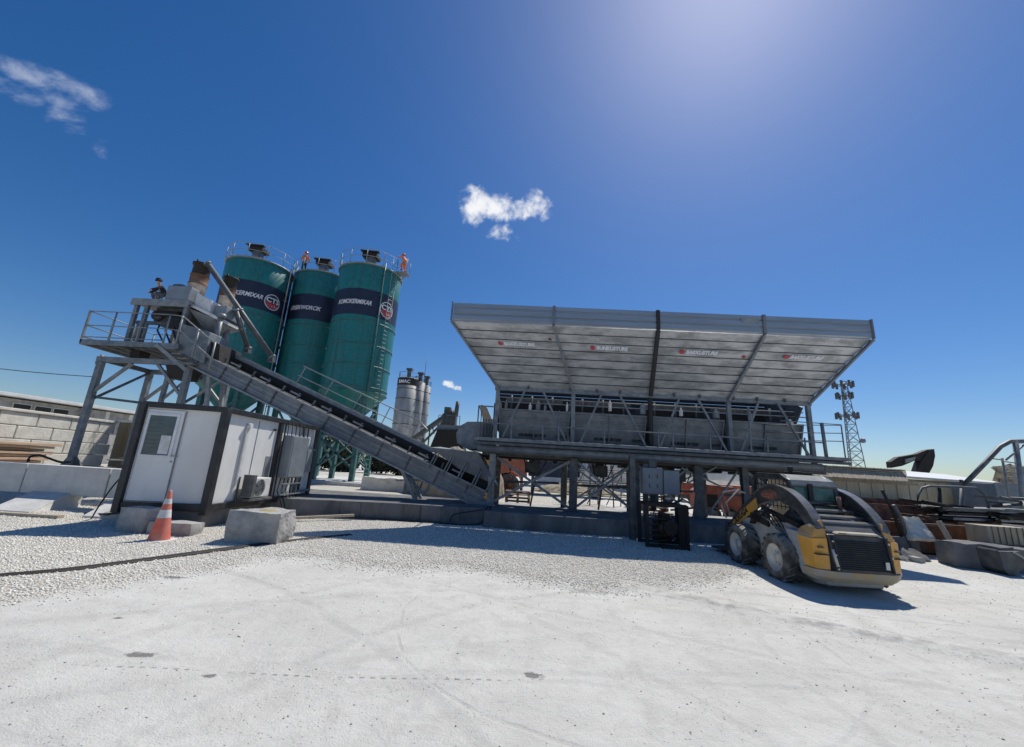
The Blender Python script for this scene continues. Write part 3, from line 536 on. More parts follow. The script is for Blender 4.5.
brace((1.8, 16.4, .5), (4.1, 16.4, 2.0), .09, 'steel_l'); brace((1.8, 16.5, 2.0), (4.1, 16.5, .5), .09, 'steel_l'); brace((1.75, 13.45, 2.0), (3.5, 13.45, .6), .09); brace((1.75, 13.4, .62), (3.5, 13.4, 2.0), .09, 'steel_l')
brace((4.3, 16.4, .5), (6.95, 16.4, 2.0), .08); brace((4.3, 16.5, 2.0), (6.95, 16.5, .5), .08)
brace((5.1, 13.45, 2.0), (6.3, 13.45, 1.5), .07, 'steel_l'); brace((5.2, 13.4, 1.5), (6.2, 13.4, 2.1), .06, 'steel_l')
brace((-.9, 16.5, .5), (1.5, 16.5, 2), .08, 'steel_d'); brace((-.9, 16.4, 2), (1.5, 16.4, .5), .08, 'steel_d')
mb = MB(); mb.add([(5.35, 13.3, .475), (5.75, 13.3, .475), (5.66, 13.3, 1.3), (5.5, 13.3, 1.3), (5.35, 13.42, .475), (5.75, 13.42, .475), (5.66, 13.42, 1.3), (5.5, 13.42, 1.3)], [[0, 1, 2, 3], [4, 5, 6, 7], [0, 1, 5, 4], [1, 2, 6, 5], [2, 3, 7, 6], [3, 0, 4, 7]]); mb.box((5.45, 13.3, 1.3), (5.72, 13.45, 2.1)); mb.build('leg', 'steel_d', A)
brace((3.75, 13.5, .6), (5.3, 13.5, 2.0), .08, 'steel_l'); brace((3.75, 13.55, 2.0), (5.3, 13.55, .6), .08); brace((5.9, 13.5, .6), (6.9, 13.5, 2.0), .07); brace((7.2, 13.5, .6), (9.3, 13.5, 2.0), .09, 'steel_l'); brace((7.2, 13.55, 2.0), (9.3, 13.55, .6), .09)
for (x, y) in ((.3, 15.0), (2.75, 15.2), (5.5, 15.1), (8.1, 15.0)):
    MB().beam((x, y, .4), (x+.25, y, 2.0), .06, .06).build('hanger', 'steel_d', A); MB().beam((x-1.0, y, 1.2), (x+1.0, y, 1.25), .06, .08).build('cross_tie', 'steel_d', A); MB().box((x-.25, y-.2, 1.55), (x+.3, y+.3, 1.95)).build('gate_motor', 'steel_d', A, bevel=.03)
    MB().path([(x-.3, y-.3, 2.05), (x-.2, y-.35, 1.6), (x+.25, y-.35, 1.5), (x+.5, y-.3, 2.0)], .02).build('hose', 'black', A)
# discharge belt under the bins
mb = MB(); mb.box((-1.6, 14.2, 2.0), (9.6, 15.3, 2.1)); 
for k in range(14): mb.tube((-1.3+k*.8, 14.2, 1.96), (-1.3+k*.8, 15.3, 1.96), .05)
mb.build('collecting_belt', 'black', A)
# rounded hood of the belt head at the left end
mb = MB(); pr = [(-2.35, 2.4), (-2.42, 2.75), (-2.3, 3.02), (-2.05, 3.18), (-1.7, 3.2), (-1.15, 3.2), (-1.15, 2.3), (-1.9, 2.2)]
mb.prism(pr, 14.0, 15.4, 'y'); mb.build('head_hood', 'steel', A, bevel=.03)
mb = MB()
for k in range(5): mb.box((-1.5+.1*k, 13.9, 2.62), (-1.46+.1*k, 13.99, 3.3))
mb.box((-1.6, 13.85, 2.56), (-.95, 13.97, 2.66)); mb.build('drive_guard', 'steel_d', A)

# control cabinet and burnt generator crate in front of the middle leg
cb = empty('control_cabinet', (3.8, 11.5, 0), 'grey double control cabinet on a bracket above the burnt steel crate', 'cabinet')
MB().box((3.3, 11.5, 1.2), (3.85, 11.8, 1.9)).build('box_body', 'boxgrey', cb, bevel=.015); MB().box((3.86, 11.46, 1.22), (4.28, 11.8, 1.86)).build('box_body', 'boxgrey', cb, bevel=.015)
mb = MB(); mb.box((3.35, 11.488, 1.24), (3.80, 11.498, 1.86)); d1 = mb.build('door', 'boxgrey', cb, bevel=.004)
mb = MB(); [mb.box((a, 11.476, b), (a+c_, 11.487, b+d_)) for a, b, c_, d_ in ((3.46, 1.38, .015, .1), (3.46, 1.62, .015, .1), (3.68, 1.38, .015, .1), (3.68, 1.62, .015, .1), (3.46, 1.38, .07, .012), (3.62, 1.71, .07, .012))]; mb.build('marking', 'black', d1)
mb = MB(); mb.box((3.35, 11.62, .47), (3.47, 11.74, 2.0)); mb.box((3.55, 11.62, 1.0), (3.75, 11.78, 1.2)); mb.box((3.5, 11.6, 1.9), (3.72, 11.8, 2.12)); mb.build('bracket', 'steel_d', cb)
mb = MB(); mb.path([(3.9, 11.6, 1.2), (3.85, 11.55, 1.02), (3.6, 11.4, .95), (3.5, 11.3, .7)], .02); mb.build('cable', 'black', cb)
gx = empty('burnt_crate', (3.55, 10.7, 0), 'blackened open steel crate with engine parts standing in the shade', 'crate')
mb = MB(); X0, X1, Y0, Y1 = 3.06, 4.02, 10.4, 11.05
for x in (X0, X1):
    for y in (Y0, Y1): MB().box((x-.04, y-.04, 0), (x+.04, y+.04, 1.02)).build('post', 'burnt', gx)
for z in (.06, 1.0): MB().box((X0, Y0-.03, z-.04), (X1, Y0+.03, z+.04)).build('cross_bar', 'burnt', gx); MB().box((X0, Y1-.03, z-.04), (X1, Y1+.03, z+.04)).build('cross_bar', 'burnt', gx)
MB().box((X1-.2, Y0-.02, .1), (X1-.02, Y0+.01, 1.0)).build('side_plate', 'burnt', gx); MB().box((X0+.3, Y0+.35, .1), (X1-.25, Y1-.05, .62)).build('engine_block', 'burnt', gx, bevel=.03); MB().box((X0+.42, Y0+.1, .62), (X1-.35, Y1-.1, .8)).build('air_box', 'burnt', gx, bevel=.04)
for k in range(6): MB().beam((X0+.08, Y0, .15+.13*k), (X0+.5+.03*k, Y0+.02, .2+.12*k), .03, .03).build('guard_bar', 'burnt', gx)
for k in range(5): MB().path([(X0+.3+.1*k, Y0+.3, .75), (X0+.32+.12*k, Y0+.12, .55), (X0+.3+.13*k, Y0+.08, .3), (X0+.35+.1*k, Y0+.3, .14)], .018).build('hose', 'black', gx)
MB().lathe((X0+.62, Y0+.32, .42), [(.001, -.04), (.2, -.04), (.22, 0), (.001, .02)], 18, axis='y').build('fan', 'rust', gx)
mb = MB(); mb.tube((3.6, 10.36, .5), (3.6, 10.28, .5), .17, .17, 16); mb.box((3.35, 10.2, -.02), (4.0, 10.35, .1)); mb.tube((3.35, 10.8, .85), (3.35, 10.8, 1.2), .06); mb.beam((3.6, 10.6, .95), (4.0, 10.6, 1.15), .06, .04); mb.build('engine_part', 'burnt', gx)
mb = MB(); mb.chan((2.95, 11.3, 0), (2.95, 11.3, 2.2), .15, .15, .02, up=(0, 1, 0)); mb.build('side_leg', 'steel_d', gx)

# ------------------------------------------------------------------ inclined conveyor
CV = empty('inclined_conveyor', (-6, 13.8, .5), 'long inclined grey belt conveyor rising left from the foundation to the mixer', 'conveyor')
YC = 13.3
P0, P1 = Vector((-1.35, YC, .72)), Vector((-12.15, YC, 4.95)); ud = (P1-P0).normalized(); un = Vector((-ud.z, 0, ud.x)) if False else Vector((ud.z, 0, -ud.x)); un = un if un.z > 0 else -un; LEN = (P1-P0).length
def cv(t, n=0, y=0): return P0+ud*t+un*n+Vector((0, y, 0))
mb = MB(); mb.beam(cv(-.1, -.03), cv(LEN, -.03), .05, .54, up=un); mb.build('side_panel', 'conv', CV)
mb = MB(); mb.beam(cv(-.1, -.3, -.04), cv(LEN, -.3, -.04), .14, .06, up=un); mb.beam(cv(-.1, -.1, -.036), cv(LEN, -.1, -.036), .03, .03, up=un); mb.beam(cv(-.1, .24, -.04), cv(LEN, .24, -.04), .14, .05, up=un); mb.beam(cv(0, .04, -.035), cv(LEN, .04, -.035), .03, .04, up=un); mb.build('side_rail', 'steel_l', CV)
mb = MB(); t = .5
while t < LEN: mb.beam(cv(t, -.3, -.05), cv(t, .27, -.05), .035, .05); t += 1.05
mb.build('rib', 'steel_d', CV)
mb = MB(); mb.beam(cv(0, .0, .75), cv(LEN, .0, .75), .05, .42, up=un); mb.build('side_panel', 'steel_d', CV)
mb = MB(); mb.beam(cv(0, .26, .38), cv(LEN+.1, .26, .38), .62, .02, up=un); mb.beam(cv(0, -.12, .38), cv(LEN, -.12, .38), .6, .015, up=un); mb.build('belt', 'black', CV)
t = .3
while t < LEN:
    mb = MB(); mb.tube(cv(t, .2, .06), cv(t, .2, .7), .05); mb.build('idler', 'steel_d', CV)
    mb = MB(); mb.beam(cv(t, .2, .05), cv(t, .47, .05), .07, .05); mb.build('idler_bracket', 'steel_d', CV); t += .62
t = .8
while t < LEN-.5: MB().beam(cv(t, .40, .02), cv(t+.4, .40, .02), .03, .05, up=un).build('bearing_bracket', 'steel', CV); t += 1.25
mb = MB(); mb.beam(cv(-.1, .38, .72), cv(LEN, .38, .72), .03, .34, up=un); mb.build('far_skirt', 'burnt', CV)
mb = MB(); mb.beam(cv(2.2, .60, .8), cv(LEN-.6, .60, .8), .04, .17, up=un); mb.beam(cv(2.2, .54, 1.1), cv(LEN-.6, .54, 1.1), .6, .02, up=un); mb.beam(cv(2.2, .60, 1.42), cv(LEN-.6, .60, 1.42), .03, .17, up=un); mb.build('walkway', 'steel_l', CV)
mb = MB(); t = 3.3
for y in (1.42,):
    mb.tube(cv(3.3, 1.35, y), cv(LEN-3.2, 1.35, y), .02); mb.tube(cv(3.3, .95, y), cv(LEN-3.2, .95, y), .016)
    t = 3.3
    while t < LEN-3: mb.tube(cv(t, .5, y), cv(t, 1.35, y)+Vector((0, 0, 0)), .018); t += 1.25
mb.path([cv(3.3, 1.35, 1.42), cv(2.9, 1.2, 1.42), cv(2.9, .6, 1.42)], .02); mb.build('handrail', 'steel_l', CV)
# skirted loading boot at the low end
mb = MB(); mb.hexa([cv(1.0, .5, .0), cv(-.35, .55, 0), cv(-.35, .55, .8), cv(1.0, .5, .8), (-3.05, 13.1, 2.18), (-1.5, 13.1, 2.12), (-1.5, 14.6, 2.12), (-3.05, 14.6, 2.28)]); mb.build('loading_boot', 'conv', CV, bevel=.01)
mb = MB()
for k in range(5): a = cv(1.9-k*.5, .12, -.12); mb.beam(a, a+Vector((.28, -.02, .62)), .05, .04); mb.beam(a+Vector((.1, 0, .0)), a+Vector((.36, -.02, .6)), .03, .03)
mb.build('skirt_rib', 'steel', CV)
mb = MB(); mb.hexa([(-1.75, 13.2, .5), (-.95, 13.2, .5), (-.95, 14.2, .5), (-1.75, 14.2, .5), (-1.95, 13.2, .86), (-.98, 13.2, .52), (-.98, 14.2, .52), (-1.95, 14.2, .86)]); mb.build('tail_guard', 'steel', CV)
mb = MB(); mb.box((-1.5, 13.5, .86), (-1.15, 14.2, 1.5)); [mb.tube((-1.3-.12*k, 13.3, .75+.07*k), (-1.3-.12*k, 14.2, .75+.07*k), .05) for k in range(6)]; mb.build('tail_drum', 'black', CV)
# trestles
for (t, w) in ((2.6, .5), (10.3, .7)):
    top = cv(t, -.25, .38); z0 = .5 if t < 6 else 0; mb = MB(); bx = top.x+.45
    mb.beam((bx, YC+.05, z0), top+Vector((-.12, -.33, 0)), .12, .1); mb.beam((bx, YC+.75, z0), top+Vector((-.12, .33, 0)), .12, .1); mb.beam((bx+.0, YC+.05, z0), (bx, YC+.75, lerp(z0, top.z, .6)), .05, .05); mb.build('support_leg', 'steel_l', CV)
mb = MB(); p = at(396, 464, 13.7); q = at(423, 494, 13.7); mb.beam(p, q, .25, .06); mb.beam(at(440, 470, 13.7), at(424, 494, 13.7), .12, .08); mb.beam(at(408, 470, 13.9), at(404, 494, 13.9), .08, .08); mb.beam(at(396, 480, 14), at(425, 480, 14), .05, .05); mb.build('support_leg', 'steel_l', CV)

# ------------------------------------------------------------------ mixer tower
MX = empty('mixer_tower', (-13.8, 14.3, 0), 'steel mixer platform on leaning grey legs at the top of the conveyor', 'mixer tower')
PZ = 5.2
mb = MB(); mb.box((-15.8, 13.0, PZ-.05), (-12.2, 15.6, PZ))
for k in range(7): mb.beam((-15.7+k*.58, 13.05, PZ-.11), (-15.7+k*.58, 15.55, PZ-.11), .06, .12)
mb.beam((-15.8, 13.0, PZ-.07), (-12.2, 13.0, PZ-.07), .05, .18); mb.beam((-15.8, 15.6, PZ-.07), (-12.2, 15.6, PZ-.07), .05, .18); mb.beam((-15.8, 13.0, PZ-.07), (-15.8, 15.6, PZ-.07), .05, .18); mb.build('platform', 'steel', MX)
mb = MB(); r_ = .02; zt = PZ+1.08
for pth in ([(-15.78, 13.0), (-12.8, 13.0)], [(-15.78, 13.0), (-15.78, 15.55)], [(-15.78, 15.55), (-13.6, 15.55)]):
    (xa, ya), (xb, yb) = pth
    for z in (zt, PZ+.55, PZ+.12): mb.tube((xa, ya, z), (xb, yb, z), r_)
    n = 3
    for k in range(n+1): x, y = lerp(xa, xb, k/n), lerp(ya, yb, k/n); mb.tube((x, y, PZ), (x, y, zt), r_*1.25)
mb.beam((-15.78, 13.0, PZ-.1), (-15.78, 13.0, zt+.02), .07, .05)
for z in (zt, PZ+.55): mb.path([(-12.8, 13.0, z), (-12.3, 12.98, z-.05), (-10.9, 12.95, z-1.0)], r_)
for k in (0, .5, 1.0): x = lerp(-12.3, -10.9, k); z = lerp(PZ, PZ-.9, k); mb.tube((x, 12.96, z), (x, 12.96, z+1.03), .03)
mb.build('handrail', 'steel_l', MX)
mb = MB(); [mb.box((-12.9+.25*k, 12.98, PZ-.03-.16*k), (-12.55+.25*k, 13.5, PZ-.16*k)) for k in range(5)]; mb.beam((-13.0, 12.95, PZ-.05), (-11.7, 12.95, PZ-.9), .03, .12); mb.build('stair', 'steel_l', MX)
# legs
def mleg(top, bot, w=.19): MB().beam(top, bot, w, w*.85, up=(0, 1, 0)).build('leg', 'steel', MX, bevel=.01)
LXM = (-15.15, -11.9)
for y in (13.3, 15.2):
    for x in LXM: mleg((x, y, 4.5), (x, y, 0))
    MB().beam((LXM[0]-.15, y, 4.6), (LXM[1]+.15, y, 4.6), .14, .18).build('top_beam', 'steel', MX)
    MB().beam((LXM[0], y, 3.4), (LXM[0]+1.15, y, 4.5), .09, .09).build('brace', 'steel_l', MX); MB().beam((LXM[1], y, 3.4), (LXM[1]-1.15, y, 4.5), .09, .09).build('brace', 'steel_l', MX)
for x in LXM: MB().beam((x, 13.3, 4.6), (x, 15.2, 4.6), .12, .16).build('top_beam', 'steel_d', MX); MB().beam((x, 13.4, 3.2), (x, 15.1, 4.5), .07, .07).build('brace', 'steel_d', MX)
MB().beam((-15.1, 13.35, 3.25), (-12.0, 13.35, 3.05), .06, .08).build('tie_bar', 'steel_d', MX)
MB().beam((-15.1, 15.2, 2.0), (-12.0, 15.2, 1.95), .05, .06).build('tie_bar', 'steel_d', MX)
mb = MB(); q = Vector((LXM[0], 13.3, 1.25)); mb.beam(q, (LXM[0]-.42, 13.3, .6), .12, .1); mb.beam(q, (LXM[0]+.42, 13.5, .6), .12, .1); mb.beam(q, (LXM[0]+.1, 13.8, .6), .12, .1); mb.box((LXM[0]-.5, 13.1, 0), (LXM[0]+.5, 13.9, .62)); mb.build('splayed_foot', 'steel_d', MX)
mb = MB(); mb.beam((-13.15, 13.9, 4.2), (-13.25, 13.9, 0), .12, .12, up=(0, 1, 0)); mb.beam((-13.2, 13.9, 4.25), (-11.8, 13.9, 4.2), .08, .1); mb.beam((-13.2, 13.9, 3.3), (-12.4, 13.9, 4.15), .07, .07); mb.build('inner_frame', 'steel', MX)
mb = MB(); mb.box((-14.4, 13.5, 4.7), (-14.05, 13.9, 5.05)); mb.build('pivot_block', 'burnt', MX)
mb = MB(); mb.hexa([(-12.55, 13.3, 4.05), (-12.0, 13.3, 4.05), (-12.0, 13.9, 4.05), (-12.55, 13.9, 4.05), (-12.7, 13.2, 4.5), (-11.95, 13.2, 4.5), (-11.95, 14, 4.5), (-12.7, 14, 4.5)]); mb.build('discharge_chute', 'burnt', MX)
# mixer machine room: canopy, posts, mixer body
cz = 6.95
mb = MB(); mb.box((-14.75, 13.35, cz-.12), (-12.55, 15.3, cz)); mb.beam((-14.75, 13.33, cz-.1), (-12.55, 13.33, cz-.1), .04, .26); mb.build('canopy', 'steel_l', MX, bevel=.01)
for x in (-14.6, -14.2, -12.7):
    for y in (13.45, 15.2): MB().beam((x, y, PZ), (x, y, cz-.1), .13, .11, up=(0, 1, 0)).build('post', 'steel', MX)
mb = MB(); mb.box((-14.1, 13.7, 6.15), (-12.7, 15.1, 6.8)); mb.beam((-14.5, 13.5, 6.1), (-12.7, 13.5, 6.1), .08, .14); mb.build('mixer_drum_housing', 'steel_d', MX, bevel=.03)
mb = MB()
mb.build('x', 'steel', MX) if mb.v else None
for x in (-13.9, -13.3): MB().lathe((x, 13.68, 6.45), [(0.001, -.12), (.2, -.12), (.2, .02)], 14, axis='y').build('motor_cover', 'steel_d', MX)
MB().tube((-14.35, 13.5, 5.4), (-14.35, 13.5, 6.1), .09).build('standpipe', 'steel', MX); MB().tube((-14.1, 13.5, 5.35), (-14.1, 13.5, 6.1), .06).build('standpipe', 'steel', MX); mb.box((-13.0, 13.5, 5.6), (-12.6, 14.2, 6.1)); mb.build('gearbox', 'steel', MX)
mb = MB(); mb.hexa([(-12.3, 13.15, 4.95), (-11.3, 13.15, 4.6), (-11.3, 14.2, 4.6), (-12.3, 14.2, 4.95), (-12.55, 13.15, 6.05), (-11.35, 13.15, 5.75), (-11.35, 14.2, 5.75), (-12.55, 14.2, 6.05)]); mb.build('conveyor_head_cover', 'steel', MX, bevel=.02)
MB().tube((-13.9, 13.6, 6.5), (-13.0, 13.6, 6.5), .12, None, 12).build('mixer_motor', 'burnt', MX); MB().box((-13.2, 13.45, 5.9), (-12.85, 13.8, 6.35)).build('switch_box', 'burnt', MX, bevel=.01)
for k in range(3): MB().path([(-13.6+.3*k, 13.5, 6.1), (-13.55+.3*k, 13.42, 5.8), (-13.3+.25*k, 13.5, 5.4), (-13.2+.2*k, 13.6, 5.22)], .03).build('hose', 'black', MX)
# weigh hopper deck
mb = MB(); mb.hexa([(-12.95, 13.5, 6.95), (-11.5, 13.5, 6.35), (-11.5, 15.0, 6.35), (-12.95, 15.0, 6.95), (-12.95, 13.5, 7.05), (-11.5, 13.5, 6.47), (-11.5, 15.0, 6.47), (-12.95, 15.0, 7.05)]); mb.xf(Matrix.Identity(4)); mb.build('hopper_deck', 'conew', MX)
MB().box((-13.6, 13.4, 6.96), (-12.72, 13.95, 7.58)).build('machine_box', 'boxgrey', MX, bevel=.03)
mb = MB(); mb.lathe((-13.35, 13.7, 7.58), [(.28, 0), (.26, .08), (.12, .15), (0.001, .16)], 16); mb.build('box_vent', 'steel_d', MX)
MB().hexa([(-12.6, 13.6, 6.9), (-11.95, 13.6, 6.6), (-11.95, 14.7, 6.6), (-12.6, 14.7, 6.9), (-12.6, 13.6, 7.42), (-11.95, 13.6, 7.12), (-11.95, 14.7, 7.12), (-12.6, 14.7, 7.42)]).build('side_box', 'conew', MX, bevel=.02)
MB().box((-11.9, 13.75, 6.55), (-11.45, 14.8, 7.0)).build('side_box', 'boxgrey', MX, bevel=.02)
mb = MB(); mb.hexa([(-12.15, 13.95, 5.95), (-11.85, 13.95, 5.95), (-11.85, 14.25, 5.95), (-12.15, 14.25, 5.95), (-12.7, 13.5, 6.75), (-11.6, 13.5, 6.4), (-11.6, 14.9, 6.4), (-12.7, 14.9, 6.75)]); mb.build('weigh_hopper', 'steel_l', MX)
mb = MB(); mb.hexa([(-11.75, 13.3, 5.0), (-10.9, 13.3, 4.7), (-10.9, 14.4, 4.7), (-11.75, 14.4, 5.0), (-12.0, 13.3, 5.75), (-11.0, 13.3, 5.35), (-11.0, 14.4, 5.35), (-12.0, 14.4, 5.75)]); mb.build('feed_skirt', 'burnt', MX)
mb = MB(); mb.tube((-11.45, 13.6, 5.2), (-11.45, 13.6, 6.45), .09, .09, 10); mb.tube((-11.45, 13.6, 6.45), (-11.45, 13.6, 6.6), .15, .15, 12); mb.tube((-11.75, 14.4, 5.5), (-11.75, 14.4, 6.4), .1); mb.build('dust_pipe', 'steel', MX)
for (x, y, r, z0, z1, z2, z3) in ((-12.98, 13.95, .29, 7.2, 7.85, 8.25, 8.68), (-12.5, 14.9, .25, 7.1, 7.8, 8.15, 8.6)):
    c_ = empty('cement_scale', (0, 0, 0), None, None); c_.parent = MX; c_.location = Vector((x, y, z0))-MX.location
    MB().lathe((x, y, 0), [(r*.6, z0-.5), (r, z0), (r, z1), (r*1.04, z1)], 20).build('white_drum', 'rustw', c_)
    MB().lathe((x, y, 0), [(r*1.05, z1), (r*1.08, z1+.05), (r*1.02, z1+.07), (r*1.02, z2-.05), (r*1.1, z2)], 20).build('rusty_band', 'rust', c_)
    MB().lathe((x, y, 0), [(r*1.0, z2), (r*.95, z3), (r*1.12, z3), (r*1.12, z3+.06), (.001, z3+.1)], 20).build('black_top', 'burnt', c_)
    mb = MB(); [mb.tube((x+r*cos(a), y+r*sin(a), z3), (x+r*cos(a), y+r*sin(a), z3+.15), .03) for a in (0, 1.2, 2.4, 3.6, 4.8)]; mb.build('bolt', 'burnt', c_)
for (a, b_, r) in (((-12.62, 13.75, 8.7), at(272, 357, 14.75), .1), ((-11.3, 14.0, 6.95), at(248, 348, 14.75), .09)):
    sc = empty('screw_conveyor', Vector(b_), 'steep grey screw conveyor tube running from the rusty drum top down to the walkway' if r > .095 else 'shorter grey screw tube reaching the walkway just below the white side box', 'screw conveyor', None)
    a = Vector(a); MB().tube(a, b_, r, None, 12).build('tube_casing', 'steel_d', sc)
    mb = MB(); n = 2
    for k in range(n+1): p = lerp(a, Vector(b_), k/n); d = (Vector(b_)-a).normalized()*.03; mb.tube(p-d, p+d, r+.035, None, 12)
    mb.build('flange', 'steel', sc); mb = MB(); mb.box(Vector(b_)-Vector((.1, .1, .2)), Vector(b_)+Vector((.1, .1, .08))); mb.build('inlet_box', 'steel_d', sc)

# ------------------------------------------------------------------ teal silos
def silo(cx, cy, top, band, label, word, tw, ta, logoa, lad):
    s = empty('cement_silo', (cx, cy, .25), label, 'silo', 'teal cement silos'); rad = 2.26; zb = 6.2; b0, b1 = band; cz_ = .25
    MB().lathe((cx, cy, 0), [(rad, zb), (rad, b0)], 48).build('lower_shell', 'teal', s); MB().lathe((cx, cy, 0), [(rad+.004, b0), (rad+.004, b1)], 48).build('colour_band', 'navy', s)
    mb = MB(); mb.lathe((cx, cy, 0), [(rad, b1), (rad, top), (rad-.02, top+.02), (.001, top+.25)], 48); mb.build('upper_shell', 'teal', s)
    MB().lathe((cx, cy, 0), [(rad, zb), (.38, 4.1), (.38, 3.8), (.001, 3.8)], 40).build('outlet_cone', 'teal', s)
    for z in (zb, b0-5.0, b0-3.5, b0-2.05, b0-.4, top): MB().ring((cx, cy, z), rad+.01, .045, 48, 6).build('weld_ring', 'teal_d', s)
    for sa in (-1.9, -1.2, -.6): MB().beam((cx+(rad+.005)*cos(sa), cy+(rad+.005)*sin(sa), zb), (cx+(rad+.005)*cos(sa), cy+(rad+.005)*sin(sa), b0), .025, .02).build('weld_seam', 'teal_d', s)
    MB().lathe((cx, cy, 0), [(rad-.1, top+.03), (rad+.1, top+.03), (rad+.1, top+.1), (rad-.1, top+.1)], 48).build('top_walkway', 'steel_l', s)
    mb = MB(); 
    for h in (.55, 1.1): mb.ring((cx, cy, top+.1+h), rad+.06, .02, 48, 5)
    for k in range(12): a = 2*pi*k/12+.2; mb.tube((cx+(rad+.06)*cos(a), cy+(rad+.06)*sin(a), top+.1), (cx+(rad+.06)*cos(a), cy+(rad+.06)*sin(a), top+1.2), .025)
    mb.build('guard_rail', 'steel_l', s)
    f = empty('dust_filter', (0, 0, 0), None, None); f.parent = s; f.location = Vector((cx+.2, cy-.5, top))-s.location
    MB().lathe((cx+.2, cy-.9, 0), [(.38, top+.1), (.38, top+1.1), (.001, top+1.1)], 20).build('filter_body', 'steel', f)
    mb = MB(); mb.box((cx-.35, cy-1.35, top+1.1), (cx+.75, cy-.45, top+1.42)); mb.beam((cx-.45, cy-1.4, top+1.5), (cx+.95, cy-1.4, top+1.4), .3, .08); mb.build('filter_head', 'burnt', f, bevel=.02)
    # fill pipe and ladder
    a = lad; mb = MB(); q = lambda z, o=0, d=.1: Vector((cx+(rad+d)*cos(a+o), cy+(rad+d)*sin(a+o), z))
    mb.tube(q(1.2), q(top+.4), .05); [mb.box(q(z)-Vector((.1, .1, .03)), q(z)+Vector((.1, .1, .03))) for z in np.arange(2, top, 1.6)]; mb.build('fill_pipe', 'steel_l' if lad > 0 else 'teal_d', s)
    a = lad+.22; mb = MB(); mb.tube(q(.6, 0, .18), q(top+1.0, 0, .18), .022); mb.tube(q(.6, .18, .18), q(top+1, .18, .18), .022)
    for z in np.arange(.8, top+.8, .3): mb.tube(q(z, 0, .18), q(z, .18, .18), .014, None, 5)
    mb.build('ladder', 'teal_d', s)
    # lettering wrapped on the band
    def wrap(z0, a0): return lambda u, v: Vector((cx+(rad+.018)*sin(a0+u/rad), cy-(rad+.018)*cos(a0+u/rad), z0+v))
    add_text(word, .46, wrap(b0+.78, ta), 'lettering', 'white', s, .3, .012, width=tw)
    e = wrap(b0+.82, logoa); lg = MB(); n = 32
    for (r0, r1, a0, a1) in ((.54, .60, 0, 2*pi),):
        vs = [e(r*cos(a0+(a1-a0)*k/n), r*sin(a0+(a1-a0)*k/n)) for r in (r0, r1) for k in range(n+1)]; lg.add(vs, [[k, k+1, n+2+k, n+1+k] for k in range(n)])
    lo_ = lg.build('emblem', 'white', s)
    hb = MB(); ph = [pi+.12+(pi-.24)*k/20 for k in range(21)]; 
    for k in range(20): hb.add([e(.52*cos(ph[k]), .52*sin(ph[k])), e(.52*cos(ph[k+1]), .52*sin(ph[k+1])), e(.52*cos(ph[k+1]), -.08), e(.52*cos(ph[k]), -.08)], [[0, 1, 2, 3]])
    hb.build('emblem_half', 'red', lo_)
    e2 = wrap(b0+.78, logoa-.54/rad+.02); add_text('CTS', .52, lambda u, v: e2(u, v), 'emblem_letters', 'white', lo_, 0, .02, width=1.0); add_text('CTM', .34, lambda u, v: wrap(b0+.4, logoa-.4/rad)(u, v), 'emblem_letters', 'conew', lo_, 0, .01, width=.8)
    # legs
    for k in range(4):
        a = pi/4+k*pi/2; x, y = cx+1.8*cos(a), cy+1.8*sin(a); MB().beam((x, y, .25), (x, y, 6.6), .3, .3, up=(0, 1, 0)).build('leg', 'teal_d', s)
        a2 = a+pi/2; x2, y2 = cx+1.8*cos(a2), cy+1.8*sin(a2)
        mb = MB(); mb.beam((x, y, 1.0), (x2, y2, 3.0), .12, .12); mb.beam((x2, y2, 1.0), (x, y, 3.0), .12, .12); mb.beam((x, y, 3.2), (x2, y2, 3.2), .14, .14); mb.beam((x, y, 3.2), (x2, y2, 5.2), .12, .12); mb.build('leg_brace', 'teal_d', s)
    return s
silo(-12.48, 28.0, 15.35, (11.5, 13.45), 'nearest teal cement silo, rightmost of the three, with sunlit right edge', 'ROMOKERMIKAR', 2.5, -.56, 1.08, -.78)
silo(-17.5, 30.6, 15.95, (11.9, 14.0), 'middle teal cement silo with a worker standing on its roof', 'GREEKWORCIK', 2.6, -.60, 1.35, pi+.3)
silo(-21.3, 28.0, 15.5, (11.8, 13.8), 'leftmost teal cement silo rising behind the mixer drums', 'RONOKERMIXAR', 2.9, -.42, 1.18, .05)

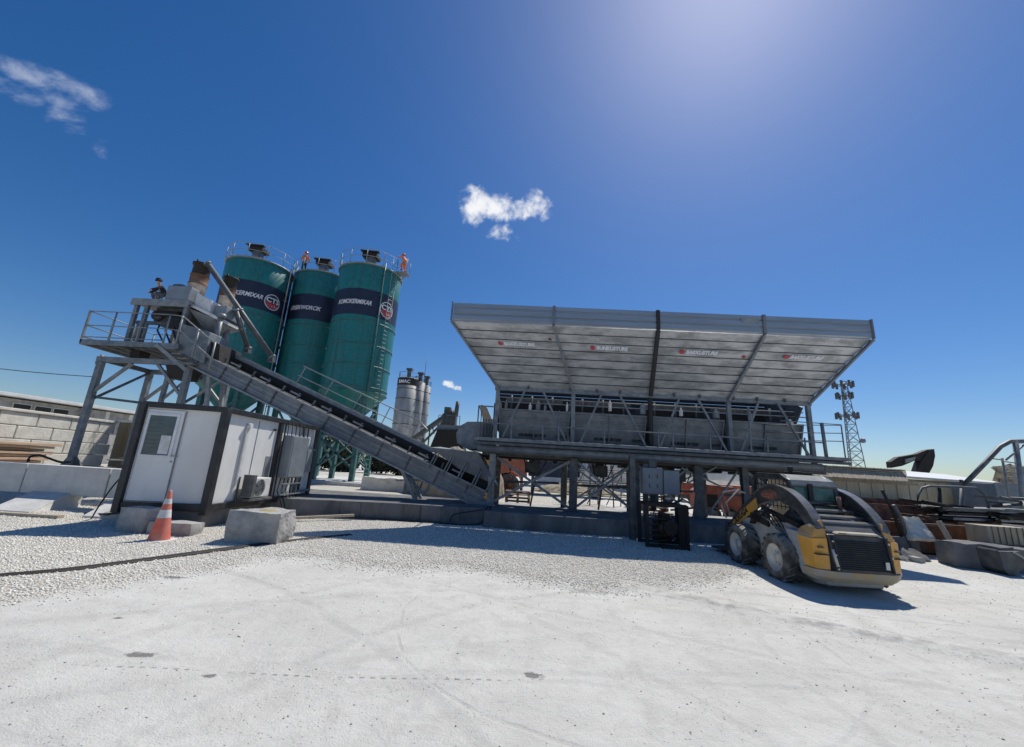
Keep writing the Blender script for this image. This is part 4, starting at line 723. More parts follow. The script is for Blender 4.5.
# ------------------------------------------------------------------ people
def person(base, label, pose, jacket, trousers, helm, face=0, k=1.0):
    b = Vector(base); p = empty('person', b, label, 'person')
    Mx = Matrix.Rotation(face, 3, 'Z')
    def T(j): return b+Mx @ (Vector(j)*k)
    J = {'stand': dict(pel=(0, 0, .95), che=(0, .02, 1.25), nek=(0, .03, 1.48), hd=(0, .05, 1.57), ht=(0, .06, 1.72), sl=(-.19, .02, 1.42), el=(-.27, .12, 1.16), hl=(-.2, .34, 1.05), sr=(.19, .02, 1.42), er=(.3, .06, 1.14), hr=(.26, .28, .98), kl=(-.11, .04, .52), al=(-.12, 0, .08), tl=(-.13, .16, .05), kr=(.11, .0, .52), ar=(.13, -.05, .08), tr=(.15, .12, .05)),
         'climb': dict(pel=(0, 0, .85), che=(0, .12, 1.12), nek=(0, .2, 1.32), hd=(0, .24, 1.42), ht=(0, .28, 1.56), sl=(-.19, .17, 1.27), el=(-.27, .4, 1.2), hl=(-.22, .55, 1.42), sr=(.19, .17, 1.27), er=(.28, .38, 1.05), hr=(.22, .58, 1.1), kl=(-.13, .3, .62), al=(-.13, .12, .25), tl=(-.13, .28, .22), kr=(.12, .12, .42), ar=(.13, -.08, .08), tr=(.13, .1, .05)),
         'crouch': dict(pel=(0, -.1, .42), che=(0, .08, .72), nek=(0, .22, .93), hd=(0, .26, 1.02), ht=(0, .29, 1.17), sl=(-.19, .16, .87), el=(-.28, .36, .66), hl=(-.15, .56, .55), sr=(.19, .16, .87), er=(.3, .34, .62), hr=(.16, .54, .48), kl=(-.16, .36, .52), al=(-.15, .1, .08), tl=(-.16, .27, .05), kr=(.16, .38, .48), ar=(.15, .14, .08), tr=(.16, .3, .05))}[pose]
    names = ['pel', 'che', 'nek', 'hd', 'ht', 'sl', 'el', 'hl', 'sr', 'er', 'hr', 'kl', 'al', 'tl', 'kr', 'ar', 'tr']; idx = {n: i for i, n in enumerate(names)}
    rad = dict(pel=.14, che=.15, nek=.055, hd=.085, ht=.085, sl=.06, el=.045, hl=.04, sr=.06, er=.045, hr=.04, kl=.06, al=.045, tl=.04, kr=.06, ar=.045, tr=.04)
    E_ = [('pel', 'che'), ('che', 'nek'), ('nek', 'hd'), ('hd', 'ht'), ('che', 'sl'), ('sl', 'el'), ('el', 'hl'), ('che', 'sr'), ('sr', 'er'), ('er', 'hr'), ('pel', 'kl'), ('kl', 'al'), ('al', 'tl'), ('pel', 'kr'), ('kr', 'ar'), ('ar', 'tr')]
    skin_obj('body', [T(J[n]) for n in names], [(idx[a], idx[c]) for a, c in E_], [rad[n]*k for n in names], 'skin', p)
    def part(nm, ns, es, scale, m):
        ix = {n: i for i, n in enumerate(ns)}; skin_obj(nm, [T(J[n]) for n in ns], [(ix[a], ix[c]) for a, c in es], [rad[n]*k*scale for n in ns], m, p)
    J['hl'] = tuple(lerp(Vector(J['el']), Vector(J['hl']), .8)); J['hr'] = tuple(lerp(Vector(J['er']), Vector(J['hr']), .8)); J['nek'] = tuple(lerp(Vector(J['che']), Vector(J['nek']), .75))
    part('jacket', ['che', 'pel', 'nek', 'sl', 'el', 'hl', 'sr', 'er', 'hr'], [('pel', 'che'), ('che', 'nek'), ('che', 'sl'), ('sl', 'el'), ('el', 'hl'), ('che', 'sr'), ('sr', 'er'), ('er', 'hr')], 1.28, jacket)
    part('trousers', ['pel', 'kl', 'al', 'kr', 'ar'], [('pel', 'kl'), ('kl', 'al'), ('pel', 'kr'), ('kr', 'ar')], 1.25, trousers)
    part('boots', ['al', 'tl'], [('al', 'tl')], 1.25, 'black'); part('boots', ['ar', 'tr'], [('ar', 'tr')], 1.25, 'black')
    h = T(J['ht']); up = (T(J['ht'])-T(J['hd'])).normalized(); mb = MB(); mb.lathe((0, 0, 0), [(.155*k, -.02*k), (.13*k, 0), (.125*k, .05*k), (.09*k, .11*k), (.001, .135*k)], 16); mb.v = [up.to_track_quat('Z', 'Y').to_matrix() @ v+h for v in mb.v]; mb.build('helmet', helm, p)
    return p
person((-18.5, 28.9, 16.07), 'worker in orange hi-vis jacket and dark trousers standing on the middle silo', 'stand', 'hiviz', 'cloth_d', 'helmo', .6)
person((-9.75, 27.4, 15.57), 'worker in orange clothing leaning out at the rail of the rightmost silo', 'climb', 'hiviz', 'hiviz', 'helmo', 1.2)
person((-14.2, 13.9, 6.96), 'worker in dark clothes crouching on the canopy of the mixer platform', 'crouch', 'cloth_d', 'cloth_g', 'cloth_d', 2.6, .8)
mb = MB(); mb.v = []; LZ = -.48; mb.box((-10.3, 27.1, 15.98), (-9.45, 27.9, 16.03)); mb.tube((-9.5, 27.1, 16.0), (-9.5, 27.1, 17.1), .02); mb.tube((-9.5, 27.9, 16), (-9.5, 27.9, 17.1), .02); mb.tube((-9.5, 27.1, 17.1), (-9.5, 27.9, 17.1), .02); mb.beam((-9.5, 27.5, 15.99), (-10.4, 27.6, 15.1), .05, .05)
mb.v = [v+Vector((0, 0, LZ)) for v in mb.v]; tag(mb.build('ladder_landing', 'steel_l'), 'small steel landing bracketed off the rightmost silo rim under the climbing worker', 'landing')

# ------------------------------------------------------------------ control cabin
CB = empty('site_cabin', (-7.5, 10.8, 0), 'white panel control cabin with thick black corner frames and glazed door', 'cabin')
cL, cN = Vector((-8.32, 8.44, 0)), Vector((-6.72, 8.76, 0)); cF = Vector((-6.78, 12.9, 0)); cB = cL+(cF-cN)
z0, z1 = .42, 2.6
def q4(a, b, za, zb, off, th): # slab on wall a->b
    d = (b-a).normalized(); n = Vector((d.y, -d.x, 0)); A0, B0 = a+n*off, b+n*off; A1, B1 = a+n*(off-th), b+n*(off-th)
    return [Vector((p.x, p.y, za)) for p in (A0, B0, B1, A1)]+[Vector((p.x, p.y, zb)) for p in (A0, B0, B1, A1)]
def along(a, b, t): return a+(b-a)*t
def wpanel(name, a, b, t0, t1, za, zb, off, th, m, par=CB, bev=0): return MB().hexa(q4(along(a, b, t0), along(a, b, t1), za, zb, off, th)).build(name, m, par, bevel=bev)
for (a, b) in ((cL, cN), (cN, cF), (cF, cB), (cB, cL)): wpanel('wall_panel', a, b, .0, 1, z0+.1, z1-.06, -.03, .06, 'panel')
for p in (cL, cN, cF, cB): MB().box((p.x-.075, p.y-.075, z0-.1), (p.x+.075, p.y+.075, z1)).build('corner_post', 'blackframe', CB, bevel=.012)
pm = along(cN, cF, .52); MB().box((pm.x-.07, pm.y-.07, z0), (pm.x+.05, pm.y+.07, z1-.02)).build('corner_post', 'blackframe', CB, bevel=.012)
for (a, b) in ((cL, cN), (cN, cF), (cF, cB), (cB, cL)):
    wpanel('roof_rail', a, b, 0, 1, z1-.09, z1+.03, .06, .13, 'blackframe', bev=.01); wpanel('floor_rail', a, b, 0, 1, z0-.02, z0+.12, .055, .12, 'blackframe', bev=.01)
MB().add([p+Vector((0, 0, z1+.01)) for p in (cL, cN, cF, cB)]+[p+Vector((0, 0, z1-.03)) for p in (cL, cN, cF, cB)], [[0, 1, 2, 3], [4, 5, 6, 7]]+[[k, (k+1) % 4, 4+(k+1) % 4, 4+k] for k in range(4)]).build('roof_sheet', 'panel', CB)
wpanel('plinth', cL, cN, .04, .98, -.03, z0-.03, -.05, .5, 'conc_d', bev=.02); wpanel('plinth', cN, cF, .02, .5, -.03, z0-.03, -.08, .4, 'conc_d', bev=.02)
# door with window on the left half of the end wall
dr = wpanel('door', cL, cN, .06, .50, z0+.14, z1-.13, .012, .03, 'panel', bev=.006)
wf = MB(); zz0, zz1 = 1.5, 2.34
for (ta, tb, za, zb) in ((.07, .46, zz1, zz1+.06), (.07, .46, zz0-.06, zz0), (.07, .105, zz0, zz1), (.425, .46, zz0, zz1)): wf.hexa(q4(along(cL, cN, ta), along(cL, cN, tb), za, zb, .035, .03))
wf.build('window_frame', 'white', dr); wpanel('window_glass', cL, cN, .105, .425, zz0, zz1, .018, .008, 'glass', dr)
mb = MB(); mb.hexa(q4(along(cL, cN, .29), along(cL, cN, .41), zz0+.03, zz0+.42, .022, .003)); mb.build('window_notice', 'conew', dr)
mb = MB()
for k in range(9): mb.hexa(q4(along(cL, cN, .11), along(cL, cN, .28), zz0+.06+k*.085, zz0+.075+k*.085, .0205, .002))
mb.build('window_blind', 'steel_d', dr)
mb = MB(); d = (cN-cL).normalized(); n = Vector((d.y, -d.x, 0)); h = along(cL, cN, .475)+Vector((0, 0, 1.5)); mb.tube(h+n*.01, h+n*.06, .012); mb.beam(h+n*.06, h+n*.06+d*.12, .02, .02); mb.tube(h+n*.01+Vector((0, 0, -.12)), h+n*.03+Vector((0, 0, -.12)), .018); mb.build('handle', 'steel_l', dr)
for t in (.505, .97): wpanel('wall_seam', cL, cN, t, t+.006, z0+.14, z1-.13, .004, .02, 'steel_l')
wpanel('wall_seam', cN, cF, .3, .304, z0+.14, z1-.13, -.02, .02, 'steel_l')
wpanel('door_sill', cL, cN, .08, .51, z0+.1, z0+.135, .05, .06, 'steel')
# trunking and cable entry
wpanel('cable_trunking', cN, cF, .185, .21, .95, 2.3, .03, .05, 'conew', bev=.01); mb = MB(); d = (cF-cN).normalized(); n = Vector((d.y, -d.x, 0)); h = along(cN, cF, .2)+Vector((0, 0, 2.3)); mb.tube(h+n*-.02, h+n*.08, .06, None, 12); mb.build('pipe_cover', 'conew', CB)
mb = MB(); h = along(cN, cF, .46)+Vector((0, 0, 2.3)); mb.box(h-Vector((.02, .03, .03)), h+Vector((.05, .03, .03))); mb.build('junction_box', 'steel_d', CB)
wpanel('sign_plate', cN, cF, .43, .49, 1.05, 1.6, -.02, .012, 'steel_l')
# second bay: cable ladder, grey meter cabinet, ribbed panel
for (ta, tb, za, zb) in ((.56, .565, .5, 2.5), (.80, .82, .55, 2.5), (.86, .865, .5, 2.5)): wpanel('upright', cN, cF, ta, tb, za, zb, .06, .04, 'steel_d')
mc = wpanel('meter_cabinet', cN, cF, .56, .78, 1.05, 2.2, .3, .28, 'boxgrey', bev=.015); wpanel('cabinet_door', cN, cF, .575, .765, 1.08, 2.17, .31, .008, 'boxgrey', mc, .004)
mb = MB(); [mb.path([along(cN, cF, .58+.05*k)+n*.08+Vector((0, 0, 2.2)), along(cN, cF, .58+.05*k)+n*.06+Vector((0, 0, 2.62)), along(cN, cF, .58+.05*k)-n*.2+Vector((0, 0, 2.66))], .012) for k in range(5)]; [mb.path([along(cN, cF, .58+.045*k)+n*.12+Vector((0, 0, 1.05)), along(cN, cF, .57+.05*k)+n*.1+Vector((0, 0, .7)), along(cN, cF, .6+.03*k)+n*.25+Vector((0, 0, .3)), along(cN, cF, .58+.05*k)+n*.3+Vector((0, 0, .04))], .014) for k in range(6)]; mb.build('cable_bundle', 'black', CB)
wpanel('distribution_box', cN, cF, .87, .95, 1.2, 1.85, .12, .12, 'boxgrey', bev=.01)
wpanel('cable_shelf', cN, cF, .82, .99, 1.85, 1.9, .1, .06, 'steel'); mb = MB(); mb.hexa(q4(along(cN, cF, .8), along(cN, cF, 1.0), .62, .68, .12, .1)); [mb.hexa(q4(along(cN, cF, .54+.06*k), along(cN, cF, .545+.06*k), .62, .9, .28, .02)) for k in range(4)]; mb.hexa(q4(along(cN, cF, .53), along(cN, cF, .78), .88, .91, .3, .05)); mb.hexa(q4(along(cN, cF, .53), along(cN, cF, .78), .6, .63, .3, .05)); mb.build('cable_rack', 'steel', CB)
# AC unit
ac = empty('air_conditioner', (-6.45, 10.2, .55), 'small white outdoor air conditioner on brackets against the side of the cabin', 'air conditioner')
ca, cbb = along(cN, cF, .235), along(cN, cF, .405)
MB().hexa(q4(ca, cbb, .62, 1.08, .3, .24)).build('housing', 'conew', ac, bevel=.02)
d = (cF-cN).normalized(); n = Vector((d.y, -d.x, 0)); fc = along(cN, cF, .30)+n*.305+Vector((0, 0, .85)); mb = MB()
for rr in (.05, .09, .13, .165, .195):
    pts = [fc+d*cos(2*pi*k/24)*rr+Vector((0, 0, sin(2*pi*k/24)*rr))+n*.012 for k in range(25)]; mb.path(pts, .006, 5)
for k in range(6): a = k*pi/6; v = d*cos(a)+Vector((0, 0, sin(a))); mb.beam(fc-v*.195+n*.014, fc+v*.195+n*.014, .008, .008)
mb.build('fan_grille', 'steel', ac); pts = [fc+d*cos(2*pi*k/24)*.19+Vector((0, 0, sin(2*pi*k/24)*.19))+n*.003 for k in range(24)]; MB().add(pts, [list(range(24))]).build('fan_opening', 'steel_d', ac)
mb = MB(); mb.hexa(q4(along(cN, cF, .21), along(cN, cF, .43), .55, .6, .34, .34)); mb.hexa(q4(along(cN, cF, .2), along(cN, cF, .205), .5, 1.1, .06, .05)); mb.hexa(q4(along(cN, cF, .215), along(cN, cF, .238), .65, 1.15, .36, .26)); mb.build('bracket', 'steel_d', ac)

# concrete pieces, cone, kerb pieces by the cabin
def rockblock(name, x0, x1, y0, y1, z, m, label, cat, rz=0, sub=5, amp=.03, seed=0, taper=.0, group=None):
    mb = MB(); n = sub; cx, cy = (x0+x1)/2, (y0+y1)/2; import bmesh
    bm = bmesh.new(); bmesh.ops.create_cube(bm, size=1); bmesh.ops.subdivide_edges(bm, edges=bm.edges[:], cuts=n, use_grid_fill=True)
    Rm = Matrix.Rotation(rz, 3, 'Z')
    for v in bm.verts:
        p = v.co.copy(); rnd = p.normalized()*.62; p = p.lerp(rnd, .09); k = 1-taper*(p.z+.5); p = Vector((p.x*(x1-x0)*k, p.y*(y1-y0)*k, (p.z+.5)*z)); p += noise.noise_vector(p*3+Vector((seed, 0, 0)))*amp+noise.noise_vector(p*11+Vector((seed, 0, 0)))*amp*.35; v.co = p
    me = bpy.data.meshes.new(name); bm.to_mesh(me); bm.free(); me.materials.append(MT[m]); o = bpy.data.objects.new(name, me); COL.objects.link(o); o.location = (cx, cy, 0); o.rotation_euler = (0, 0, rz); 
    for p in me.polygons: p.use_smooth = False
    return tag(o, label, cat, group)
blk = rockblock('concrete_block', -5.52, -4.55, 7.75, 8.5, .58, 'conc', 'large rough grey concrete block with yellowish debris on top beside the cabin', 'concrete block', .12, 9, .05, 3)
tag(MB().lathe((-4.95, 8.1, .56), [(.001, .06), (.12, .05), (.24, .0), (.26, -.03)], 14).build('debris_heap', 'moss', noisy=.05), 'small heap of yellowish debris lying on the big concrete block', 'debris')
rockblock('concrete_block', -7.8, -7.2, 7.95, 8.25, .5, 'conc', 'tall leaning grey concrete offcut at the left foot of the cabin front', 'concrete block', -.08, 6, .03, 8)
rockblock('concrete_block', -7.2, -6.35, 8.0, 8.35, .26, 'conc', 'low grey concrete kerb piece just behind the traffic cone', 'concrete block', .05, 6, .02, 12)
cn = empty('traffic_cone', (-6.53, 7.56, .02), 'faded orange traffic cone with white band standing on the gravel before the cabin', 'cone'); x, y = -6.53, 7.56
mb = MB(); mb.box((x-.2, y-.2, .0), (x+.2, y+.2, .045)); mb.build('base', 'conew', cn, bevel=.02)
prof = lambda z: .165-(.165-.028)*(z-.045)/.835
mb = MB(); mb.lathe((x, y, 0), [(prof(.045), .045), (prof(.42), .42), (prof(.75), .75), (.03, .88), (.02, .9), (.001, .9)], 28); mb.build('cone_body', 'cone', cn)
MB().lathe((x, y, 0), [(prof(.42)+.002, .42), (prof(.56)+.002, .56)], 28).build('reflective_band', 'conew', cn); MB().lathe((x, y, 0), [(prof(.66)+.002, .66), (prof(.75)+.002, .75)], 28).build('reflective_band', 'conew', cn)

# dark strip added as a cast-shadow band across the gravel, cables along the footing
def rope(name, pts, r, m, label, cat, n=7, flat=None):
    P = []
    for i in range(len(pts)-1):
        for k in range(6):
            t = k/6; a = pts[max(i-1, 0)]; b = pts[i]; c_ = pts[i+1]; d_ = pts[min(i+2, len(pts)-1)]
            P.append(tuple(.5*((2*b[j])+(-a[j]+c_[j])*t+(2*a[j]-5*b[j]+4*c_[j]-d_[j])*t*t+(-a[j]+3*b[j]-3*c_[j]+d_[j])*t**3) for j in range(3)))
    P.append(pts[-1]); mb = MB(); mb.path(P, r, n)
    if flat: mb.v = [Vector((v.x, v.y, v.z*flat)) for v in mb.v]
    return tag(mb.build(name, m), label, cat)
hz = lambda px, py, dz=.03: tuple(gnd(px, py)+Vector((0, 0, dz+ground_z(*gnd(px, py)[:2])+.03)))
rope('shadow_band_strip', [hz(-40, 585), hz(0, 580), hz(60, 574), hz(120, 566), hz(190, 556), hz(250, 548), hz(310, 541), hz(350, 537)], .09, 'burnt', 'flat dark strip standing in for a long diagonal shadow across the gravel', 'hose', flat=.45)
rope('power_cable', [(-9.6, 9.2, .03), (-9.2, 8.9, .35), (-8.9, 8.8, .8), (-8.55, 8.75, 1.25)], .015, 'black', 'thin black cable slanting up to the left frame of the cabin', 'cable')
rope('power_cable', [(-10.2, 9.6, .05), (-9.4, 9.3, .12), (-8.8, 9.1, .25), (-8.4, 9.0, .4)], .03, 'black', 'black cable bundle lying in rubble left of the cabin', 'cable')
rope('power_cable', [(-6.3, 10.8, .05), (-5.5, 11.3, .12), (-4.2, 11.72, .07), (-2.6, 11.85, .06), (-1.3, 11.8, .08), (-.95, 11.9, .35), (-.9, 12.2, .52)], .022, 'black', 'black cable running along the foot of the concrete foundation and over its edge', 'cable')
rope('power_cable', [(-2.0, 11.9, .1), (-1.9, 11.9, .3), (-1.2, 12.0, .45), (-.9, 12.3, .55)], .016, 'black', 'thin black cable looping up onto the foundation below the conveyor tail', 'cable')
mb = MB(); mb.beam((-6.35, 10.1, .1), (-4.6, 11.5, .16), .09, .06); tag(mb.build('timber_plank', 'woodpale'), 'pale timber plank lying between the cabin and the foundation', 'plank')

# ------------------------------------------------------------------ left background
def lshape(x0, x1, label, y=10.3):
    s = empty('precast_barrier', ((x0+x1)/2, y, 0), label, 'barrier', 'precast barriers left of the cabin')
    MB().box((x0, y, .34), (x1, y+.35, 1.06)).build('beam', 'conc_w', s, bevel=.02); 
    w = min(1.0, (x1-x0)*.5); a = x0+.35
    mb = MB(); mb.hexa([(a+.35, y-1.05, 0), (a+.35+w, y-1.05, 0), (a+.1+w, y+.35, 0), (a+.1, y+.35, 0), (a+.35, y-1.05, .07), (a+.35+w, y-1.05, .07), (a+w, y-.001, .4), (a, y-.001, .4)]); mb.build('sloping_foot', 'conc_w', s, bevel=.01)
    mb = MB(); mb.box((a+.05, y+.02, 0), (a+w, y+.33, .338)); mb.build('stem', 'conc_w', s); return s
lshape(-12.85, -10.62, 'pale precast barrier with sloping foot, the middle one left of the cabin'); lshape(-15.4, -12.88, 'pale precast barrier with sloping foot at the left edge of the yard'); lshape(-10.58, -9.0, 'short pale precast barrier with sloping foot, tucked against the cabin')
mb = MB(); mb.beam(gnd(-20, 515)+Vector((0, 0, .05)), gnd(60, 520)+Vector((0, 0, .05)), .14, .09); tag(mb.build('timber_plank', 'woodpale', noisy=.01), 'weathered timber plank lying on gravel before the precast barriers', 'plank')
W1 = empty('block_wall', (-22, 18, 0), 'sunlit wall of large pale limestone blocks at the left edge', 'wall')
mb = MB(); xw = lambda y: -21.0-(y-13)*.16
for r in range(5):
    y = 11.0+(r % 2)*.8
    while y < 21.2:
        L_ = 1.55; a, b = y+.02, min(y+L_, 21.3)-.02
        if b > a+.2: mb.hexa([(xw(a)-.8, a, r*.56), (xw(a), a, r*.56+.01), (xw(b), b, r*.56+.01), (xw(b)-.8, b, r*.56), (xw(a)-.8, a, r*.56+.55), (xw(a), a, r*.56+.55), (xw(b), b, r*.56+.55), (xw(b)-.8, b, r*.56+.55)])
        y += L_
mb.build('block_courses', 'limew', W1, bevel=.03)
mb = MB(); mb.hexa([(xw(11)-.9, 11, 2.8), (xw(11)+.08, 11, 2.8), (xw(21.3)+.08, 21.3, 2.8), (xw(21.3)-.9, 21.3, 2.8), (xw(11)-.9, 11, 2.93), (xw(11)+.08, 11, 2.93), (xw(21.3)+.08, 21.3, 2.93), (xw(21.3)-.9, 21.3, 2.93)]); mb.build('coping', 'limew', W1, bevel=.03)
W2 = empty('stained_wall', (-19.5, 21.5, 0), 'shaded tan concrete wall with brown stains behind the mixer legs', 'wall')
MB().box((-22.3, 21.4, 0), (-14.5, 21.7, 2.9)).build('wall_face', 'tan', W2, bevel=.02)
for k in range(5): MB().box((-21.4+k*1.7, 21.3, 0), (-21.2+k*1.7, 21.41, 2.85)).build('pilaster', 'fence', W2)
MB().box((-22.4, 21.25, 2.9), (-14.4, 21.85, 3.02)).build('coping', 'limew', W2)
# lumber stack
LS = empty('lumber_stack', (-18.2, 14, 0), 'stack of long weathered orange brown planks before the block wall', 'lumber')
for r in range(9):
    mb = MB(); z = .55+r*.115; j = random.uniform(-.12, .12); mb.hexa([(-20.4+j, 12.2, z), (-18.9+j, 12.0, z), (-19.6+j, 16.4+j*2, z), (-20.8+j, 16.4+j*2, z), (-20.4+j, 12.2, z+.095), (-18.9+j, 12.0, z+.095), (-19.6+j, 16.4+j*2, z+.095), (-20.8+j, 16.4+j*2, z+.095)]); mb.build('plank_layer', 'wood', LS, bevel=.01)
for y in (12.6, 14.2, 15.8): MB().box((-20.4, y, 0), (-19.1, y+.2, .55)).build('bearer', 'woodpale', LS)
# long low building
B1 = empty('long_building', (-37, 30, 0), 'long low grey building with dark window openings behind the block wall', 'building')
bx = -36.3
MB().box((bx-8, 20, 0), (bx, 38, 4.45)).build('wall', 'conc', B1); MB().box((bx-8.5, 19.5, 4.55), (bx+.7, 38.5, 4.78)).build('roof', 'roofw', B1, bevel=.02)
for k, y in enumerate((27.0, 28.3, 29.5)):
    w = MB(); w.box((bx, y, 3.15), (bx+.06, y+1.1, 4.2)); wi = w.build('window', 'limew', B1); MB().box((bx+.061, y+.06, 3.2), (bx+.09, y+1.04, 4.12)).build('pane', 'black', wi)
for y in (20.6, 23.2, 24.9, 33.4, 35.5): MB().box((bx, y, 0), (bx+.12, y+.3, 4.45)).build('pillar', 'roofw', B1)
MB().box((bx+.01, 20.9, 3.0), (bx+.05, 23.1, 4.3)).build('door_opening', 'burnt', B1)
mb = MB(); mb.tube((-36, 31.5, 0), (-36, 31.5, 9.0), .16, .12, 10); mb.box((-36.3, 31.4, 8.2), (-35.7, 31.6, 8.4)); UP = empty('utility_pole', (-36, 31.5, 0), 'dark utility pole behind the mixer legs with a wire leading left', 'pole'); mb.build('shaft', 'steel_d', UP)
pts = []
for k in range(13):
    t = k/12; pts.append((lerp(-36, -60, t), lerp(31.5, 22, t), 7.1-3*.6*4*t*(1-t)*.5+t*2.2))
MB().path(pts, .03, 4).build('wire', 'black', UP)
# rubble and scrap near the tower foot
def heap(name, c_, rx, ry, h, m, label, cat, n=26, amp=.25, seed=0, pw=.8):
    mb = MB(); vs = []; N_ = n
    for j in range(N_+1):
        for i in range(N_+1):
            u, v = i/N_*2-1, j/N_*2-1; r = hypot(u, v); z = max(0, 1-r)**pw*h; x, y = c_[0]+u*rx, c_[1]+v*ry; z += noise.noise(Vector((x*1.3+seed, y*1.3, 2)))*amp*h*(1 if r < 1 else 0)+noise.noise(Vector((x*5+seed, y*5, 2)))*amp*.4*h*(1 if r < 1 else 0); vs.append((x, y, max(-.05, z) if r < 1 else -.05))
    mb.add(vs, [[j*(N_+1)+i, j*(N_+1)+i+1, (j+1)*(N_+1)+i+1, (j+1)*(N_+1)+i] for j in range(N_) for i in range(N_)]); o = mb.build(name, m); return tag(o, label, cat)
heap('rubble_heap', (-12.4, 9.0), 1.0, .7, .22, 'rock', 'low heap of pale rubble between the feet of the precast barriers', 'rubble', 26, .6, 4)
heap('rubble_heap', (-9.0, 9.8), .8, .7, .5, 'rock', 'heap of pale rubble against the cabin behind the black cables', 'rubble', 26, .6, 9)
SC = empty('scrap_boards', (-14.3, 15.5, 0), 'pile of brown scrap boards behind the precast barrier beside the tower foot', 'scrap')
for k in range(9): a = random.uniform(-.3, .3); p = Vector((-14.6+random.uniform(-.6, 1.2), 15.2+random.uniform(-.4, .4), .75+.06*k)); MB().beam(p-Vector((1.0*cos(a), sin(a), .0)), p+Vector((1.0*cos(a), sin(a), random.uniform(-.05, .1))), .25, .05).build('board', random.choice(['rust', 'woodpale', 'limew', 'rust']), SC)
MB().box((-15.6, 14.8, 0), (-12.8, 15.9, .74)).build('bearer', 'conc', SC)
rope('coiled_hose', [tuple(at(px, py, 11.2)) for px, py in ((28, 462), (30, 457), (38, 455), (48, 458), (60, 462), (70, 462))], .03, 'black', 'brown hose arching up behind the middle precast barrier', 'hose')

# ------------------------------------------------------------------ middle background
def leafmass(mb, c_, rx, ry, rz, n, s, rng_):
    for _ in range(n):
        v = Vector((rng_.gauss(0, 1), rng_.gauss(0, 1), rng_.gauss(0, 1))).normalized()*rng_.uniform(.45, 1)**.5; v *= 1+.35*noise.noise(v*2.2+Vector(c_)); p = Vector(c_)+Vector((v.x*rx, v.y*ry, v.z*rz)); a = Vector((rng_.gauss(0, 1), rng_.gauss(0, 1), rng_.gauss(0, 1))).normalized(); b = a.orthogonal().normalized(); s_ = s*rng_.uniform(.6, 1.3)
        mb.add([p-a*s_-b*s_*.4, p+a*s_*.1-b*s_*.6, p+a*s_+b*s_*.2, p-a*s_*.1+b*s_*.6], [[0, 1, 2, 3]])
rg = random.Random(11)
trees = [(-37, 56, 4.6), (-12.5, 54, 3.8), (-34, 60, 4.0), (-30, 55, 4.4), (-26.5, 58, 5.0), (-23, 53, 4.3), (-19.5, 56, 4.8), (-16, 52, 4.2), (-46, 50, 4.0)]
desc = ['dusty green tree between the leftmost teal silo legs and the mixer legs', 'small dark tree just left of the brown rock pile', 'dusty bush-like tree, far left of the row seen between the teal silo legs', 'dark tree seen beneath the leftmost teal silo', 'taller dark tree behind the middle teal silo legs', 'dark tree behind the rightmost teal silo legs', 'dark tree seen just right of the teal silo legs under the conveyor', 'rounded dark tree behind the conveyor trestle', 'low dark tree visible above the stained tan wall']
for i, (x, y, h) in enumerate(trees):
    t = empty('tree', (x, y, 0), desc[i], 'tree', 'trees beyond the silos'); mb = MB(); mb.tube((x, y, 0), (x+.2, y, h*.5), .22, .12, 8); [mb.tube((x+.15, y, h*.35), (x+rg.uniform(-1.4, 1.4), y+rg.uniform(-1, 1), h*.75), .09, .03, 6) for _ in range(5)]; mb.build('trunk', 'bark', t)
    mb = MB(); [leafmass(mb, (x+rg.uniform(-1.6, 1.6), y+rg.uniform(-1, 1), h*rg.uniform(.18, .8)), 1.4, 1.2, h*.24, 420, .2, rg) for _ in range(13)]; mb.build('crown', 'leafd' if i % 2 else 'leaf', t)
heap('rock_pile', (-3.9, 24), 2.9, 2.6, 2.75, 'pile', 'wide pile of brown crushed rock behind the conveyor loading boot', 'rock pile', 44, .09, 2, .33)
heap('rock_pile', (4.5, 34), 4.0, 2.5, 1.2, 'pile', 'low pile of sand far behind the legs of the aggregate bins', 'sand pile', 30, .2, 6)
# light stone blocks on the far ground
for i, (px, py, w, h, l) in enumerate(((383, 492, 2.6, .75, 'mottled yellow and white block pile behind the foundation left of the trestle'), (412, 491, 1.3, .7, 'pale square stone block next to the conveyor trestle'))):
    p = gnd(px, py); rockblock('stone_block', p.x-w/2, p.x+w/2, p.y, p.y+1.2, h, 'limew', l, 'stone block', 0, 7, .08, 20+i)
p = gnd(358, 487); tag(MB().box((p.x-1.8, p.y, 0), (p.x+1.5, p.y+.4, .25)).build('timber_beam', 'woodpale', bevel=.03), 'dusty timber beam on the white ground behind the foundation', 'beam')
